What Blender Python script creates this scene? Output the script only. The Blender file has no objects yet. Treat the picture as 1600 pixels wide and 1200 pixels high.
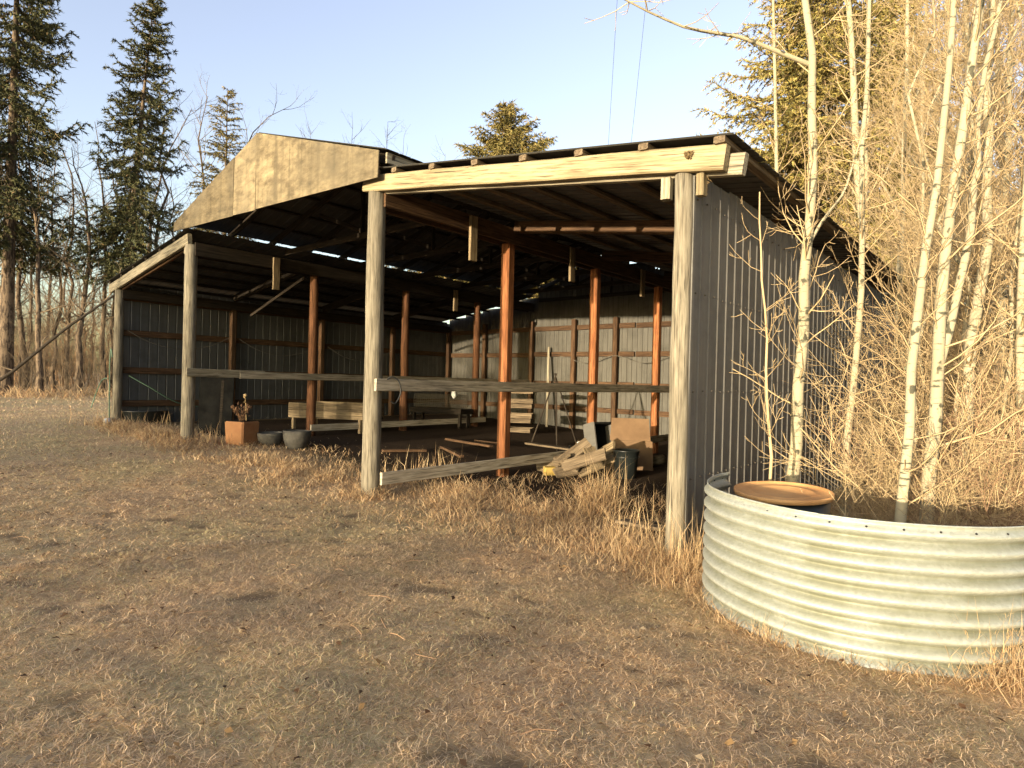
import bpy, math, random
import numpy as np
from mathutils import Vector, Matrix

# ------------------------------------------------------------------ camera, sky, sun, exposure
scene = bpy.context.scene
col = scene.collection
YAW, PITCH, ROLL, FPX, EYE = 0.7009, -0.0035, 0.0249, 971.5, 1.6
FW = Vector((-math.sin(YAW)*math.cos(PITCH), math.cos(YAW)*math.cos(PITCH), math.sin(PITCH)))
RT0 = Vector((math.cos(YAW), math.sin(YAW), 0))
UP0 = RT0.cross(FW)
RT = RT0*math.cos(ROLL) + UP0*math.sin(ROLL)
UP = UP0*math.cos(ROLL) - RT0*math.sin(ROLL)
CAM = Vector((0, 0, EYE))
cd = bpy.data.cameras.new('camera')
cam = bpy.data.objects.new('camera', cd)
col.objects.link(cam)
cd.sensor_width = 36
cd.lens = FPX/1600*36
cd.clip_start = 0.05
cd.clip_end = 2000
m = Matrix((RT, UP, -FW)).transposed().to_4x4()
m.translation = CAM
cam.matrix_world = m
scene.camera = cam

SUN_EL = math.radians(3.6)
SUN_DX = 0.05                                   # the sun stands almost straight out from the open front
sd = Vector((SUN_DX, -1, 0)).normalized()*math.cos(SUN_EL) + Vector((0, 0, math.sin(SUN_EL)))
world = bpy.data.worlds.new('World')
scene.world = world
world.use_nodes = True
wn = world.node_tree
sky = wn.nodes.new('ShaderNodeTexSky')
sky.sky_type = 'NISHITA'
sky.sun_disc = False
sky.sun_elevation = SUN_EL
sky.sun_rotation = math.atan2(sd.x, sd.y)
sky.air_density = 1.0
sky.dust_density = 2.0
sky.ozone_density = 1.5
bg = wn.nodes['Background']
bg.inputs['Strength'].default_value = 0.15
haze_sat = wn.nodes.new('ShaderNodeHueSaturation')          # thin high haze: the whole sky a little paler
haze_sat.inputs['Saturation'].default_value = 0.74
haze_sat.inputs['Hue'].default_value = 0.53
wn.links.new(sky.outputs[0], haze_sat.inputs['Color'])
wn.links.new(haze_sat.outputs[0], bg.inputs['Color'])
sl = bpy.data.lights.new('sun', 'SUN')
sl.energy = 2.0
sl.angle = math.radians(0.6)
sl.color = (1.0, 0.83, 0.58)
sun = bpy.data.objects.new('sun', sl)
col.objects.link(sun)
sun.rotation_euler = sd.to_track_quat('Z', 'Y').to_euler()
sun.location = (0, -20, 20)
vs = scene.view_settings
vs.view_transform = 'Standard'
vs.look = 'None'
vs.gamma = 1
vs.exposure = 2.55
vs.use_curve_mapping = False
scene.cycles.max_bounces = 6
scene.cycles.diffuse_bounces = 4

# ------------------------------------------------------------------ helpers
rnd = random.Random(7)
def at(px, py, depth):
    """point of the place that a pixel of the 1600x1200 photograph shows at a given distance"""
    return CAM + (FW + RT*((px-800)/FPX) + UP*((600-py)/FPX))*depth

def gz(x, y):
    t = np.maximum(0, -7-np.asarray(x, float))
    return 0.62*(1-np.exp(-t*0.088)*1.0) * np.where(t > 0, 1, 0)

def on_ground(px, depth):
    p = at(px, 600, depth)
    return Vector((p.x, p.y, float(gz(p.x, p.y))))

def tag(o, label, cat, group=None, kind=None):
    if label: o['label'] = label
    if cat: o['category'] = cat
    if group: o['group'] = group
    if kind: o['kind'] = kind
    return o

def thing(name, loc, label, cat, group=None):
    o = bpy.data.objects.new(name, None)
    col.objects.link(o)
    o.location = loc
    o.empty_display_size = 0.2
    return tag(o, label, cat, group)

def link(name, me, mat=None, parent=None, M=None):
    o = bpy.data.objects.new(name, me)
    col.objects.link(o)
    if mat is not None and not me.materials: me.materials.append(mat)
    W = M if M is not None else Matrix.Identity(4)
    if parent is not None:
        o.parent = parent
        L = Vector((0, 0, 0)); q = parent
        R = Matrix.Identity(4)
        while q is not None:
            R = q.matrix_basis @ R
            q = q.parent
        o.matrix_basis = R.inverted() @ W
    else:
        o.matrix_basis = W
    return o

def mesh(verts, faces, smooth=False):
    me = bpy.data.meshes.new('mesh')
    me.from_pydata([tuple(v) for v in verts], [], faces)
    if smooth: me.polygons.foreach_set('use_smooth', [True]*len(me.polygons))
    me.update()
    return me

def np_mesh(V, F, n, smooth=False, tint=None):
    """V (k,3), F (m,n) arrays -> mesh, quickly"""
    me = bpy.data.meshes.new('mesh')
    V = np.ascontiguousarray(V, np.float32); F = np.ascontiguousarray(F, np.int32)
    me.vertices.add(len(V)); me.vertices.foreach_set('co', V.ravel())
    me.loops.add(F.size); me.loops.foreach_set('vertex_index', F.ravel())
    me.polygons.add(len(F)); me.polygons.foreach_set('loop_start', np.arange(0, F.size, n, dtype=np.int32))
    if smooth: me.polygons.foreach_set('use_smooth', np.ones(len(F), bool))
    if tint is not None:
        a = me.color_attributes.new('tint', 'FLOAT_COLOR', 'POINT')
        a.data.foreach_set('color', np.ascontiguousarray(np.concatenate([tint, np.ones((len(V), 1))], 1), np.float32).ravel())
    me.update(calc_edges=True)
    return me

def frame(p0, p1, up=Vector((0, 0, 1))):
    """matrix with local X from p0 towards p1"""
    p0, p1 = Vector(p0), Vector(p1)
    x = (p1-p0).normalized()
    if abs(x.dot(up)) > 0.98: up = Vector((0, 1, 0))
    y = up.cross(x).normalized(); z = x.cross(y)
    M = Matrix((x, y, z)).transposed().to_4x4()
    M.translation = p0
    return M, (p1-p0).length

def board(name, p0, p1, w, h, mat, parent=None, up=Vector((0, 0, 1)), jit=0.004, segs=3, label=None):
    """a sawn board: chamfered box along local X, a little uneven; w sideways, h along up"""
    M, L = frame(p0, p1, up)
    c = min(w, h)*0.14
    prof = [(-w/2+c, -h/2), (w/2-c, -h/2), (w/2, -h/2+c), (w/2, h/2-c), (w/2-c, h/2), (-w/2+c, h/2), (-w/2, h/2-c), (-w/2, -h/2+c)]
    V, F = [], []
    for i in range(segs+1):
        dy, dz = (rnd.uniform(-jit, jit), rnd.uniform(-jit, jit)) if 0 < i < segs else (0, 0)
        for k, (y, z) in enumerate(prof):
            V.append((L*i/segs + (rnd.uniform(-jit, jit)), y+dy+rnd.uniform(-jit, jit)*.3, z+dz+rnd.uniform(-jit, jit)*.3))
    for i in range(segs):
        for k in range(8):
            a, b = i*8+k, i*8+(k+1) % 8
            F.append((a, a+8, b+8, b))
    F.append(tuple(range(8))); F.append(tuple(segs*8+k for k in reversed(range(8))))
    o = link(name, mesh(V, F), mat, parent, M)
    if label: o['label'] = label
    return o

def pole(name, p0, p1, r0, r1, mat, parent=None, n=14, segs=7, jit=0.006):
    M, L = frame(p0, p1)
    V, F = [], []
    ph = [rnd.uniform(-jit, jit) for _ in range(n)]
    for i in range(segs+1):
        t = i/segs; r = r0+(r1-r0)*t
        oy, oz = (rnd.uniform(-jit, jit), rnd.uniform(-jit, jit)) if 0 < i < segs else (0, 0)
        for k in range(n):
            a = 2*math.pi*k/n
            rr = r+ph[k]+rnd.uniform(-jit, jit)*.35
            V.append((L*t, rr*math.cos(a)+oy, rr*math.sin(a)+oz))
    for i in range(segs):
        for k in range(n):
            a, b = i*n+k, i*n+(k+1) % n
            F.append((a, a+n, b+n, b))
    F.append(tuple(range(n))); F.append(tuple(segs*n+k for k in reversed(range(n))))
    me = mesh(V, F, True)
    for p in me.polygons[-2:]: p.use_smooth = False
    return link(name, me, mat, parent, M)

class G:
    """collects tubes of quads"""
    def __init__(s): s.V = []; s.F = []; s.n = 0
    def tube(s, P, R, n=3):
        P = np.asarray(P, float); k = len(P)
        T = np.gradient(P, axis=0); T /= np.linalg.norm(T, axis=1)[:, None]+1e-9
        ref = np.array([0.31, 0.57, 0.12]) if abs(T[0] @ np.array([.47, .86, .18])) < .9 else np.array([1., 0, 0])
        U = np.cross(T, ref); U /= np.linalg.norm(U, axis=1)[:, None]+1e-9
        W = np.cross(T, U)
        a = np.arange(n)*2*np.pi/n
        R = np.asarray(R, float)
        ring = P[:, None, :] + R[:, None, None]*(np.cos(a)[None, :, None]*U[:, None, :] + np.sin(a)[None, :, None]*W[:, None, :])
        s.V.append(ring.reshape(-1, 3))
        i = np.arange(k-1)[:, None]*n; j = np.arange(n)[None, :]; j2 = (j+1) % n
        f = np.stack([i+j, i+j2, i+n+j2, i+n+j], -1).reshape(-1, 4)+s.n
        s.F.append(f); s.n += k*n
    def me(s, smooth=True):
        return np_mesh(np.concatenate(s.V), np.concatenate(s.F), 4, smooth)

def cable(name, pts, r, mat, label, cat, parent=None, n=6, group=None):
    """a smooth tube through the points"""
    P = np.array([tuple(p) for p in pts], float)
    Q = []
    for i in range(len(P)-1):
        a, b, c, d = P[max(i-1, 0)], P[i], P[i+1], P[min(i+2, len(P)-1)]
        for t in np.linspace(0, 1, 8, endpoint=False):
            Q.append(.5*((2*b)+(-a+c)*t+(2*a-5*b+4*c-d)*t*t+(-a+3*b-3*c+d)*t**3))
    Q.append(P[-1])
    base = Vector(Q[0])
    g = G(); g.tube(np.array(Q)-np.array(base), np.full(len(Q), r), n)
    o = link(name, g.me(), mat, parent, Matrix.Translation(base))
    if parent is None: tag(o, label, cat, group)
    return o

# ------------------------------------------------------------------ materials
def nodes(name):
    mt = bpy.data.materials.new(name); mt.use_nodes = True
    nt = mt.node_tree
    return mt, nt, nt.nodes['Principled BSDF']
def N(nt, typ, **kw):
    n = nt.nodes.new(typ)
    for k, v in kw.items(): setattr(n, k, v)
    return n
def ramp(nt, fac, stops):
    r = N(nt, 'ShaderNodeValToRGB')
    el = r.color_ramp.elements
    while len(el) < len(stops): el.new(0.5)
    for e, (p, c) in zip(el, stops):
        e.position = p; e.color = (*c, 1) if len(c) == 3 else c
    nt.links.new(fac, r.inputs[0])
    return r.outputs[0]
def noise(nt, vec, scale, detail=4, rough=.6):
    n = N(nt, 'ShaderNodeTexNoise')
    n.inputs['Scale'].default_value = scale; n.inputs['Detail'].default_value = detail; n.inputs['Roughness'].default_value = rough
    nt.links.new(vec, n.inputs['Vector'])
    return n.outputs[0]
def mapping(nt, scale, coord='Object', rand=True):
    tc = N(nt, 'ShaderNodeTexCoord')
    mp = N(nt, 'ShaderNodeMapping'); mp.inputs['Scale'].default_value = scale
    nt.links.new(tc.outputs[coord], mp.inputs[0])
    if rand:
        oi = N(nt, 'ShaderNodeObjectInfo')
        mu = N(nt, 'ShaderNodeMath', operation='MULTIPLY'); mu.inputs[1].default_value = 37
        nt.links.new(oi.outputs['Random'], mu.inputs[0])
        nt.links.new(mu.outputs[0], mp.inputs['Location'])
    return mp.outputs[0]
def mix(nt, fac, a, b, mode='MIX'):
    n = N(nt, 'ShaderNodeMix', data_type='RGBA', blend_type=mode)
    for s, v in ((0, fac), (6, a), (7, b)):
        if isinstance(v, (int, float)): n.inputs[s].default_value = v
        elif isinstance(v, tuple): n.inputs[s].default_value = (*v, 1)
        else: nt.links.new(v, n.inputs[s])
    return n.outputs[2]
def bump(nt, bsdf, h, strength, dist=.01):
    b = N(nt, 'ShaderNodeBump'); b.inputs['Strength'].default_value = strength; b.inputs['Distance'].default_value = dist
    nt.links.new(h, b.inputs['Height']); nt.links.new(b.outputs[0], bsdf.inputs['Normal'])
def vary(nt, c, lo=.75, hi=1.2):
    """each board or sheet a little lighter or darker than the next"""
    oi = N(nt, 'ShaderNodeObjectInfo')
    mr = N(nt, 'ShaderNodeMapRange'); mr.inputs[3].default_value = lo; mr.inputs[4].default_value = hi
    nt.links.new(oi.outputs['Random'], mr.inputs[0])
    h = N(nt, 'ShaderNodeHueSaturation'); nt.links.new(mr.outputs[0], h.inputs['Value']); nt.links.new(c, h.inputs['Color'])
    return h.outputs[0]

def wood(name, dark, mid, light, rough=.85, grain=1.0):
    mt, nt, b = nodes(name)
    v = mapping(nt, (1.4, 20, 20))
    g = noise(nt, v, 1.6*grain, 6, .65)
    v2 = mapping(nt, (.7, 2.5, 2.5))
    blot = noise(nt, v2, 1.3, 4)
    c = ramp(nt, g, [(.3, dark), (.5, mid), (.68, light)])
    c2 = mix(nt, ramp(nt, blot, [(.45, (0, 0, 0)), (.75, (.55, .55, .55))]), c, dark)
    v3 = mapping(nt, (1.6, 70, 70))
    crack = noise(nt, v3, 1.2, 3, .5)
    c3 = mix(nt, ramp(nt, crack, [(.34, (.9, .9, .9)), (.42, (0, 0, 0))]), c2, tuple(x*.25 for x in dark))
    nt.links.new(vary(nt, c3), b.inputs['Base Color'])
    b.inputs['Roughness'].default_value = rough
    b.inputs['Specular IOR Level'].default_value = .2
    bump(nt, b, g, .5, .006)
    return mt

def simple(name, c1, c2, scale=6, rough=.8, metal=0, bs=.3, spec=.3, var=True, detail=5):
    mt, nt, b = nodes(name)
    v = mapping(nt, (1, 1, 1))
    n = noise(nt, v, scale, detail)
    c = ramp(nt, n, [(.32, c1), (.68, c2)])
    nt.links.new(vary(nt, c, .85, 1.15) if var else c, b.inputs['Base Color'])
    b.inputs['Roughness'].default_value = rough; b.inputs['Metallic'].default_value = metal
    b.inputs['Specular IOR Level'].default_value = spec
    if bs: bump(nt, b, n, bs, .01)
    return mt

def cladding(name, base, dirt, metal, rough, streak=.6):
    """painted or galvanised ribbed sheet with rain streaks along its length (local Y)"""
    mt, nt, b = nodes(name)
    v = mapping(nt, (9, .35, 9))
    s = noise(nt, v, 2.2, 6, .7)
    v2 = mapping(nt, (1, 1, 1))
    p = noise(nt, v2, 2.0, 6, .7)
    c = mix(nt, ramp(nt, s, [(.42, (0, 0, 0)), (.75, (streak,)*3)]), base, dirt)
    c = mix(nt, ramp(nt, p, [(.5, (0, 0, 0)), (.8, (.6, .6, .6))]), c, tuple(x*.55 for x in dirt))
    nt.links.new(vary(nt, c, .85, 1.12), b.inputs['Base Color'])
    b.inputs['Metallic'].default_value = metal
    r = ramp(nt, p, [(.3, (rough-.1,)*3), (.7, (rough+.15,)*3)])
    nt.links.new(r, b.inputs['Roughness'])
    bump(nt, b, p, .08, .02)
    return mt

M_ = {}
M_['grey_wood'] = wood('weathered_grey_wood', (.10, .085, .06), (.27, .235, .17), (.40, .36, .27))
M_['pale_wood'] = wood('bleached_beam_wood', (.13, .095, .055), (.27, .22, .13), (.35, .29, .18))
M_['rail_wood'] = wood('worn_rail_wood', (.16, .135, .10), (.36, .31, .235), (.50, .45, .36))
M_['red_wood'] = wood('treated_red_brown_wood', (.09, .034, .014), (.24, .092, .036), (.36, .155, .065))
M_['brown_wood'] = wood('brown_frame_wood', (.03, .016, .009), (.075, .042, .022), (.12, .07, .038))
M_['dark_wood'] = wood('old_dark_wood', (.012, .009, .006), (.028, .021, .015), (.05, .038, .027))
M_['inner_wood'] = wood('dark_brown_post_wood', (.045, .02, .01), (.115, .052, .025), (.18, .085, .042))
M_['scrap_wood'] = wood('weathered_scrap_wood', (.07, .05, .032), (.14, .105, .068), (.21, .16, .105))
M_['post_wood'] = wood('round_post_wood', (.085, .072, .052), (.20, .175, .13), (.30, .265, .20), grain=1.4)
def ply_mat(name='weathered_plywood', k=1.0):
    mt, nt, b = nodes(name)
    v = mapping(nt, (2.2, 3, 5))
    g = noise(nt, v, 1.6, 8, .72)
    v2 = mapping(nt, (1, 1, 1)); big = noise(nt, v2, .9, 4, .6)
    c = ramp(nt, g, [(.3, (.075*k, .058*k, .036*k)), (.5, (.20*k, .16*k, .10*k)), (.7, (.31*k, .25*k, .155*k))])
    stv = mapping(nt, (9, 9, .5)); st = noise(nt, stv, 1.1, 5, .65)
    c = mix(nt, ramp(nt, st, [(.5, (0, 0, 0)), (.7, (.6, .6, .6))]), c, (.07, .058, .04))
    c = mix(nt, ramp(nt, big, [(.42, (0, 0, 0)), (.7, (.8, .8, .8))]), c, (.10, .085, .06))
    nt.links.new(vary(nt, c, .8, 1.15), b.inputs['Base Color']); b.inputs['Roughness'].default_value = .9
    b.inputs['Specular IOR Level'].default_value = .1
    bump(nt, b, g, .8, .03)
    return mt
M_['ply'] = ply_mat()
M_['ply_dark'] = ply_mat('darker_plywood', .62)  # same plywood in a darker tone, for the left gable panel
M_['crate_wood'] = wood('crate_wood', (.09, .065, .038), (.20, .15, .09), (.30, .23, .14))
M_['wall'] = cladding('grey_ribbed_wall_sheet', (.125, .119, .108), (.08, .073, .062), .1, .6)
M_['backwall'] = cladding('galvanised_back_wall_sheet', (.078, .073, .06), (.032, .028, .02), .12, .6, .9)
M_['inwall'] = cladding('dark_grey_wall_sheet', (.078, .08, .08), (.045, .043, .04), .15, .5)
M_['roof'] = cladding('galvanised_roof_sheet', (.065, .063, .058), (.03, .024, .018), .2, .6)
M_['black_ply'] = simple('blackened_panel', (.006, .006, .006), (.014, .014, .013), 5, .9, spec=.05)
M_['terracotta'] = simple('terracotta', (.27, .125, .055), (.38, .19, .085), 4, .8)
M_['concrete'] = simple('concrete', (.05, .046, .04), (.10, .093, .08), 9, .9)
M_['cardboard'] = simple('cardboard', (.115, .07, .038), (.16, .10, .056), 3, .9)
M_['black_plastic'] = simple('black_plastic', (.006, .008, .008), (.014, .017, .017), 3, .4, spec=.5, bs=.05)
M_['rust'] = simple('rusty_steel', (.48, .23, .085), (.66, .37, .15), 4, .75, .0)
M_['hose'] = simple('green_hose', (.06, .11, .075), (.10, .17, .115), 3, .5)
M_['rope'] = simple('grey_rope', (.06, .055, .045), (.11, .1, .085), 30, .9)
M_['black_rubber'] = simple('black_rubber', (.012, .012, .012), (.03, .03, .03), 8, .6)
M_['white'] = simple('dirty_white', (.45, .47, .46), (.66, .67, .65), 6, .7)
M_['yellow'] = simple('yellow_paint', (.26, .17, .04), (.38, .27, .08), 5, .7)
M_['wire'] = simple('steel_wire', (.10, .085, .065), (.17, .15, .12), 20, .6, .5)
M_['nest'] = simple('dry_nest_grass', (.12, .08, .035), (.26, .18, .09), 60, 1, bs=1)
M_['cable'] = simple('power_cable', (.03, .03, .03), (.05, .05, .05), 3, .6)
M_['hole'] = simple('dark_hole', (.01, .01, .01), (.02, .02, .02), 3, .9)
M_['twig'] = simple('tan_twig_bark', (.34, .245, .13), (.50, .38, .22), 3, .85)
M_['brown_twig'] = simple('reddish_brown_twig_bark', (.17, .10, .06), (.30, .19, .11), 3, .85)
M_['grey_twig'] = simple('brown_grey_twig_bark', (.10, .075, .05), (.19, .14, .09), 3, .9)
M_['stalk'] = simple('dry_stalk', (.33, .23, .11), (.5, .37, .2), 4, .9)
M_['brown_stalk'] = simple('dead_brown_weed', (.10, .055, .03), (.2, .11, .06), 8, .9)

def bark(name, pale, dark, thr, sc=(6, 6, 34)):
    mt, nt, b = nodes(name)
    v = mapping(nt, sc)
    n = noise(nt, v, 1.0, 4, .6)
    v2 = mapping(nt, (1.5, 1.5, 1.2))
    p = noise(nt, v2, 1.5, 4)
    c = mix(nt, ramp(nt, n, [(thr, (1, 1, 1)), (thr+.06, (0, 0, 0))]), ramp(nt, p, [(.3, tuple(x*.78 for x in pale)), (.7, pale)]), dark)
    v3 = mapping(nt, (9, 9, 7)); kn = noise(nt, v3, 1.0, 3, .5)
    c = mix(nt, ramp(nt, kn, [(.62, (0, 0, 0)), (.67, (.9, .9, .9))]), c, tuple(x*.6 for x in dark))
    nt.links.new(c, b.inputs['Base Color']); b.inputs['Roughness'].default_value = .85
    b.inputs['Specular IOR Level'].default_value = .2
    bump(nt, b, n, .35, .01)
    return mt
M_['poplar'] = bark('pale_poplar_bark', (.36, .315, .215), (.07, .07, .05), .355)
M_['spruce_bark'] = bark('brown_trunk_bark', (.17, .125, .085), (.05, .036, .026), .45, (14, 14, 3))

def needle_mat():
    mt, nt, b = nodes('spruce_needles')
    at_ = N(nt, 'ShaderNodeAttribute'); at_.attribute_name = 'tint'
    nt.links.new(at_.outputs['Color'], b.inputs['Base Color']); b.inputs['Roughness'].default_value = .7
    b.inputs['Specular IOR Level'].default_value = .25
    return mt
M_['needles'] = needle_mat()
def blade_mat():
    mt, nt, b = nodes('dry_grass_blades')
    at_ = N(nt, 'ShaderNodeAttribute'); at_.attribute_name = 'tint'
    nt.links.new(at_.outputs['Color'], b.inputs['Base Color']); b.inputs['Roughness'].default_value = .8
    b.inputs['Specular IOR Level'].default_value = .15
    tr = N(nt, 'ShaderNodeBsdfTranslucent'); nt.links.new(at_.outputs['Color'], tr.inputs[0])
    ms = N(nt, 'ShaderNodeMixShader'); ms.inputs[0].default_value = .42
    nt.links.new(b.outputs[0], ms.inputs[1]); nt.links.new(tr.outputs[0], ms.inputs[2])
    nt.links.new(ms.outputs[0], nt.nodes['Material Output'].inputs['Surface'])
    return mt
M_['blades'] = blade_mat()

def ring_mat():
    mt, nt, b = nodes('galvanised_corrugated_steel')
    tc = N(nt, 'ShaderNodeTexCoord')
    vo = N(nt, 'ShaderNodeTexVoronoi'); vo.inputs['Scale'].default_value = 55
    nt.links.new(tc.outputs['Object'], vo.inputs['Vector'])
    mp = N(nt, 'ShaderNodeMapping'); mp.inputs['Scale'].default_value = (1, 1, .35); nt.links.new(tc.outputs['Object'], mp.inputs[0])
    p = noise(nt, mp.outputs[0], 3, 6, .65)
    fine = noise(nt, tc.outputs['Object'], 60, 4, .7)
    c = ramp(nt, vo.outputs['Color'], [(.2, (.32, .335, .295)), (.8, (.40, .415, .375))])
    c = mix(nt, ramp(nt, p, [(.45, (0, 0, 0)), (.75, (.45, .45, .45))]), c, (.27, .275, .20))
    c = mix(nt, ramp(nt, fine, [(.62, (0, 0, 0)), (.74, (.5, .5, .5))]), c, (.52, .52, .49))
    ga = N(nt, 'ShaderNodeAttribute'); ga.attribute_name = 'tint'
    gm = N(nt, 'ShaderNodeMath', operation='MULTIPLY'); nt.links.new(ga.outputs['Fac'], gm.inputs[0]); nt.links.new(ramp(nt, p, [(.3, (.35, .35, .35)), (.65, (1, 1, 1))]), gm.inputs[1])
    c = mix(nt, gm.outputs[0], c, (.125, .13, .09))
    nt.links.new(c, b.inputs['Base Color'])
    b.inputs['Metallic'].default_value = .4
    nt.links.new(ramp(nt, p, [(.3, (.42,)*3), (.7, (.62,)*3)]), b.inputs['Roughness'])
    bump(nt, b, fine, .12, .004)
    return mt
M_['ring'] = ring_mat()

def ground_mat():
    mt, nt, b = nodes('thatch_and_soil')
    g = N(nt, 'ShaderNodeNewGeometry')
    big = noise(nt, g.outputs['Position'], .5, 5, .6)
    fine = noise(nt, g.outputs['Position'], 14, 8, .75)
    grit = noise(nt, g.outputs['Position'], 70, 6, .7)
    thatch = ramp(nt, fine, [(.22, (.17, .105, .055)), (.45, (.46, .305, .165)), (.72, (.64, .46, .265))])
    green = ramp(nt, fine, [(.22, (.16, .11, .05)), (.45, (.43, .32, .16)), (.72, (.60, .465, .245))])
    c = mix(nt, ramp(nt, big, [(.42, (0, 0, 0)), (.6, (1, 1, 1))]), thatch, green)
    soil = ramp(nt, grit, [(.3, (.018, .012, .008)), (.7, (.065, .043, .028))])
    sx = N(nt, 'ShaderNodeSeparateXYZ'); nt.links.new(g.outputs['Position'], sx.inputs[0])
    def step(sock, lo, hi):
        r = N(nt, 'ShaderNodeMapRange', interpolation_type='SMOOTHSTEP'); r.inputs[1].default_value = lo; r.inputs[2].default_value = hi
        nt.links.new(sock, r.inputs[0]); return r.outputs[0]
    def mul(a, b_):
        n = N(nt, 'ShaderNodeMath', operation='MULTIPLY'); nt.links.new(a, n.inputs[0]); nt.links.new(b_, n.inputs[1]); return n.outputs[0]
    inside = mul(mul(step(sx.outputs[0], -17.2, -16.4), step(sx.outputs[0], -2.3, -2.6)), mul(step(sx.outputs[1], 5.4, 7.2), step(sx.outputs[1], 16.6, 16.2)))
    ba = N(nt, 'ShaderNodeAttribute'); ba.attribute_name = 'tint'
    c = mix(nt, ba.outputs['Fac'], c, mix(nt, .35, soil, thatch))
    c = mix(nt, inside, c, soil)
    nt.links.new(c, b.inputs['Base Color']); b.inputs['Roughness'].default_value = .95
    b.inputs['Specular IOR Level'].default_value = .1
    bump(nt, b, fine, .7, .03)
    return mt
M_['ground'] = ground_mat()

# ------------------------------------------------------------------ ground
def vnoise(x, y, seed=0):
    xi = np.floor(x).astype(np.int64); yi = np.floor(y).astype(np.int64)
    fx = x-xi; fy = y-yi; fx = fx*fx*(3-2*fx); fy = fy*fy*(3-2*fy)
    def h(a, b):
        v = np.sin(a*127.1+b*311.7+seed*74.7)*43758.5453
        return v-np.floor(v)
    return (h(xi, yi)*(1-fx)+h(xi+1, yi)*fx)*(1-fy)+(h(xi, yi+1)*(1-fx)+h(xi+1, yi+1)*fx)*fy
def fbm(x, y, seed=0, o=3):
    s = 0; a = .5
    for i in range(o):
        s = s+a*vnoise(x*2**i, y*2**i, seed+i); a *= .5
    return s/(1-.5**o)
def relief(x, y):
    d = np.hypot(x, y)
    k = np.exp(-d/25)
    return gz(x, y) + k*(.018*(fbm(x*.9, y*.9, 3)-.5) + .034*(fbm(x*4.5, y*4.5, 9)-.5) + .03*np.minimum(0, fbm(x*4.2, y*4.2, 55)-.33))
def axis(lo, hi, c, fine, grow):
    out = [c]; s = fine
    while out[-1] < hi: out.append(out[-1]+s); s = s if out[-1]-c < 9 else s*grow
    neg = [c]; s = fine
    while neg[-1] > lo: neg.append(neg[-1]-s); s = s if c-neg[-1] < 9 else s*grow
    return np.array(sorted(set(neg+out)))
gx = axis(-420, 420, -4, .11, 1.12); gy = axis(-420, 420, 5, .11, 1.12)
XX, YY = np.meshgrid(gx, gy)
ZZ = relief(XX, YY)
nx, ny = len(gx), len(gy)
i = np.arange(ny-1)[:, None]*nx; j = np.arange(nx-1)[None, :]
Fg = np.stack([i+j, i+j+1, i+nx+j+1, i+nx+j], -1).reshape(-1, 4)
bare_ = np.clip((.33-fbm(XX*4.2, YY*4.2, 55))*9, 0, 1).reshape(-1, 1)
ground = link('ground', np_mesh(np.stack([XX, YY, ZZ], -1).reshape(-1, 3), Fg, 4, True, np.repeat(bare_*np.clip((13-np.hypot(XX, YY).reshape(-1, 1))/4, 0, 1), 3, 1)), M_['ground'])
ground['kind'] = 'structure'

# ------------------------------------------------------------------ the pole shed
XR, XA, XB, XC, Y0, SP = -2.458, -6.907, -12.789, -16.718, 5.256, 2.738
YK = [Y0+SP*k for k in range(5)]
YB = YK[4]
XM = (XA+XB)/2
shed = thing('pole_shed', (XM, (Y0+YB)/2, 0), 'open-fronted grey metal pole shed with plywood gable and bleached front beam', 'shed')
def P(name, *a, **k): return board(name, *a, parent=shed, **k)
def g0(x, y): return float(relief(np.array(x), np.array(y)))
Z = Vector((0, 0, 1))

# right bay roof line: z of the beam underside over the posts
def zr(x): return 3.50+(x-XR)*(4.13-3.50)/(XA-XR)
def zl(x): return 4.14+(XB-x)*(3.56-4.14)/(XB-XC)      # left lean-to, beam underside
SR = (zr(XA)-zr(XR))/(XA-XR)
# front posts
for x, zt, r, mat in ((XR, zr(XR), .093, 'post_wood'), (XA, zr(XA), .126, 'post_wood'), (XB, zl(XB), .125, 'post_wood'), (XC, zl(XC), .105, 'post_wood')):
    pole('front_post', (x+.0, Y0, g0(x, Y0)-.3), (x+rnd.uniform(-.02, .02), Y0, zt-.004), r, r*.93, M_[mat], shed, n=16, segs=9)
# inner posts
for k in (1, 2, 3):
    P('square_post', (XA, YK[k], g0(XA, YK[k])-.2), (XA, YK[k], 3.93), .19-.02*k*.5, .19-.02*k*.5, M_['red_wood'], up=Vector((0, 1, 0)), jit=.006)
    pole('inner_post', (XB, YK[k], g0(XB, YK[k])-.2), (XB, YK[k], 3.93), .11, .1, M_['inner_wood'], shed)
for k in (1, 2, 3, 4):
    P('wall_post', (XC+.02, YK[k]-(.12 if k == 4 else 0), .1), (XC+.02, YK[k]-(.12 if k == 4 else 0), 3.5), .15, .15, M_['brown_wood'], up=Vector((0, 1, 0)))
    P('wall_post', (XR-.1, YK[k]-(.12 if k == 4 else 0), -.1), (XR-.1, YK[k]-(.12 if k == 4 else 0), 3.4), .15, .15, M_['brown_wood'], up=Vector((0, 1, 0)))
for x in (-14.9, -12.789, -11.1, -9.6, -8.25, -6.907, -4.9):
    P('wall_post', (x, YB-.1, -.1), (x, YB-.1, 3.6 if x < XA+.1 else 3.5), .15, .14, M_['brown_wood'], up=Vector((0, 1, 0)))

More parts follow.
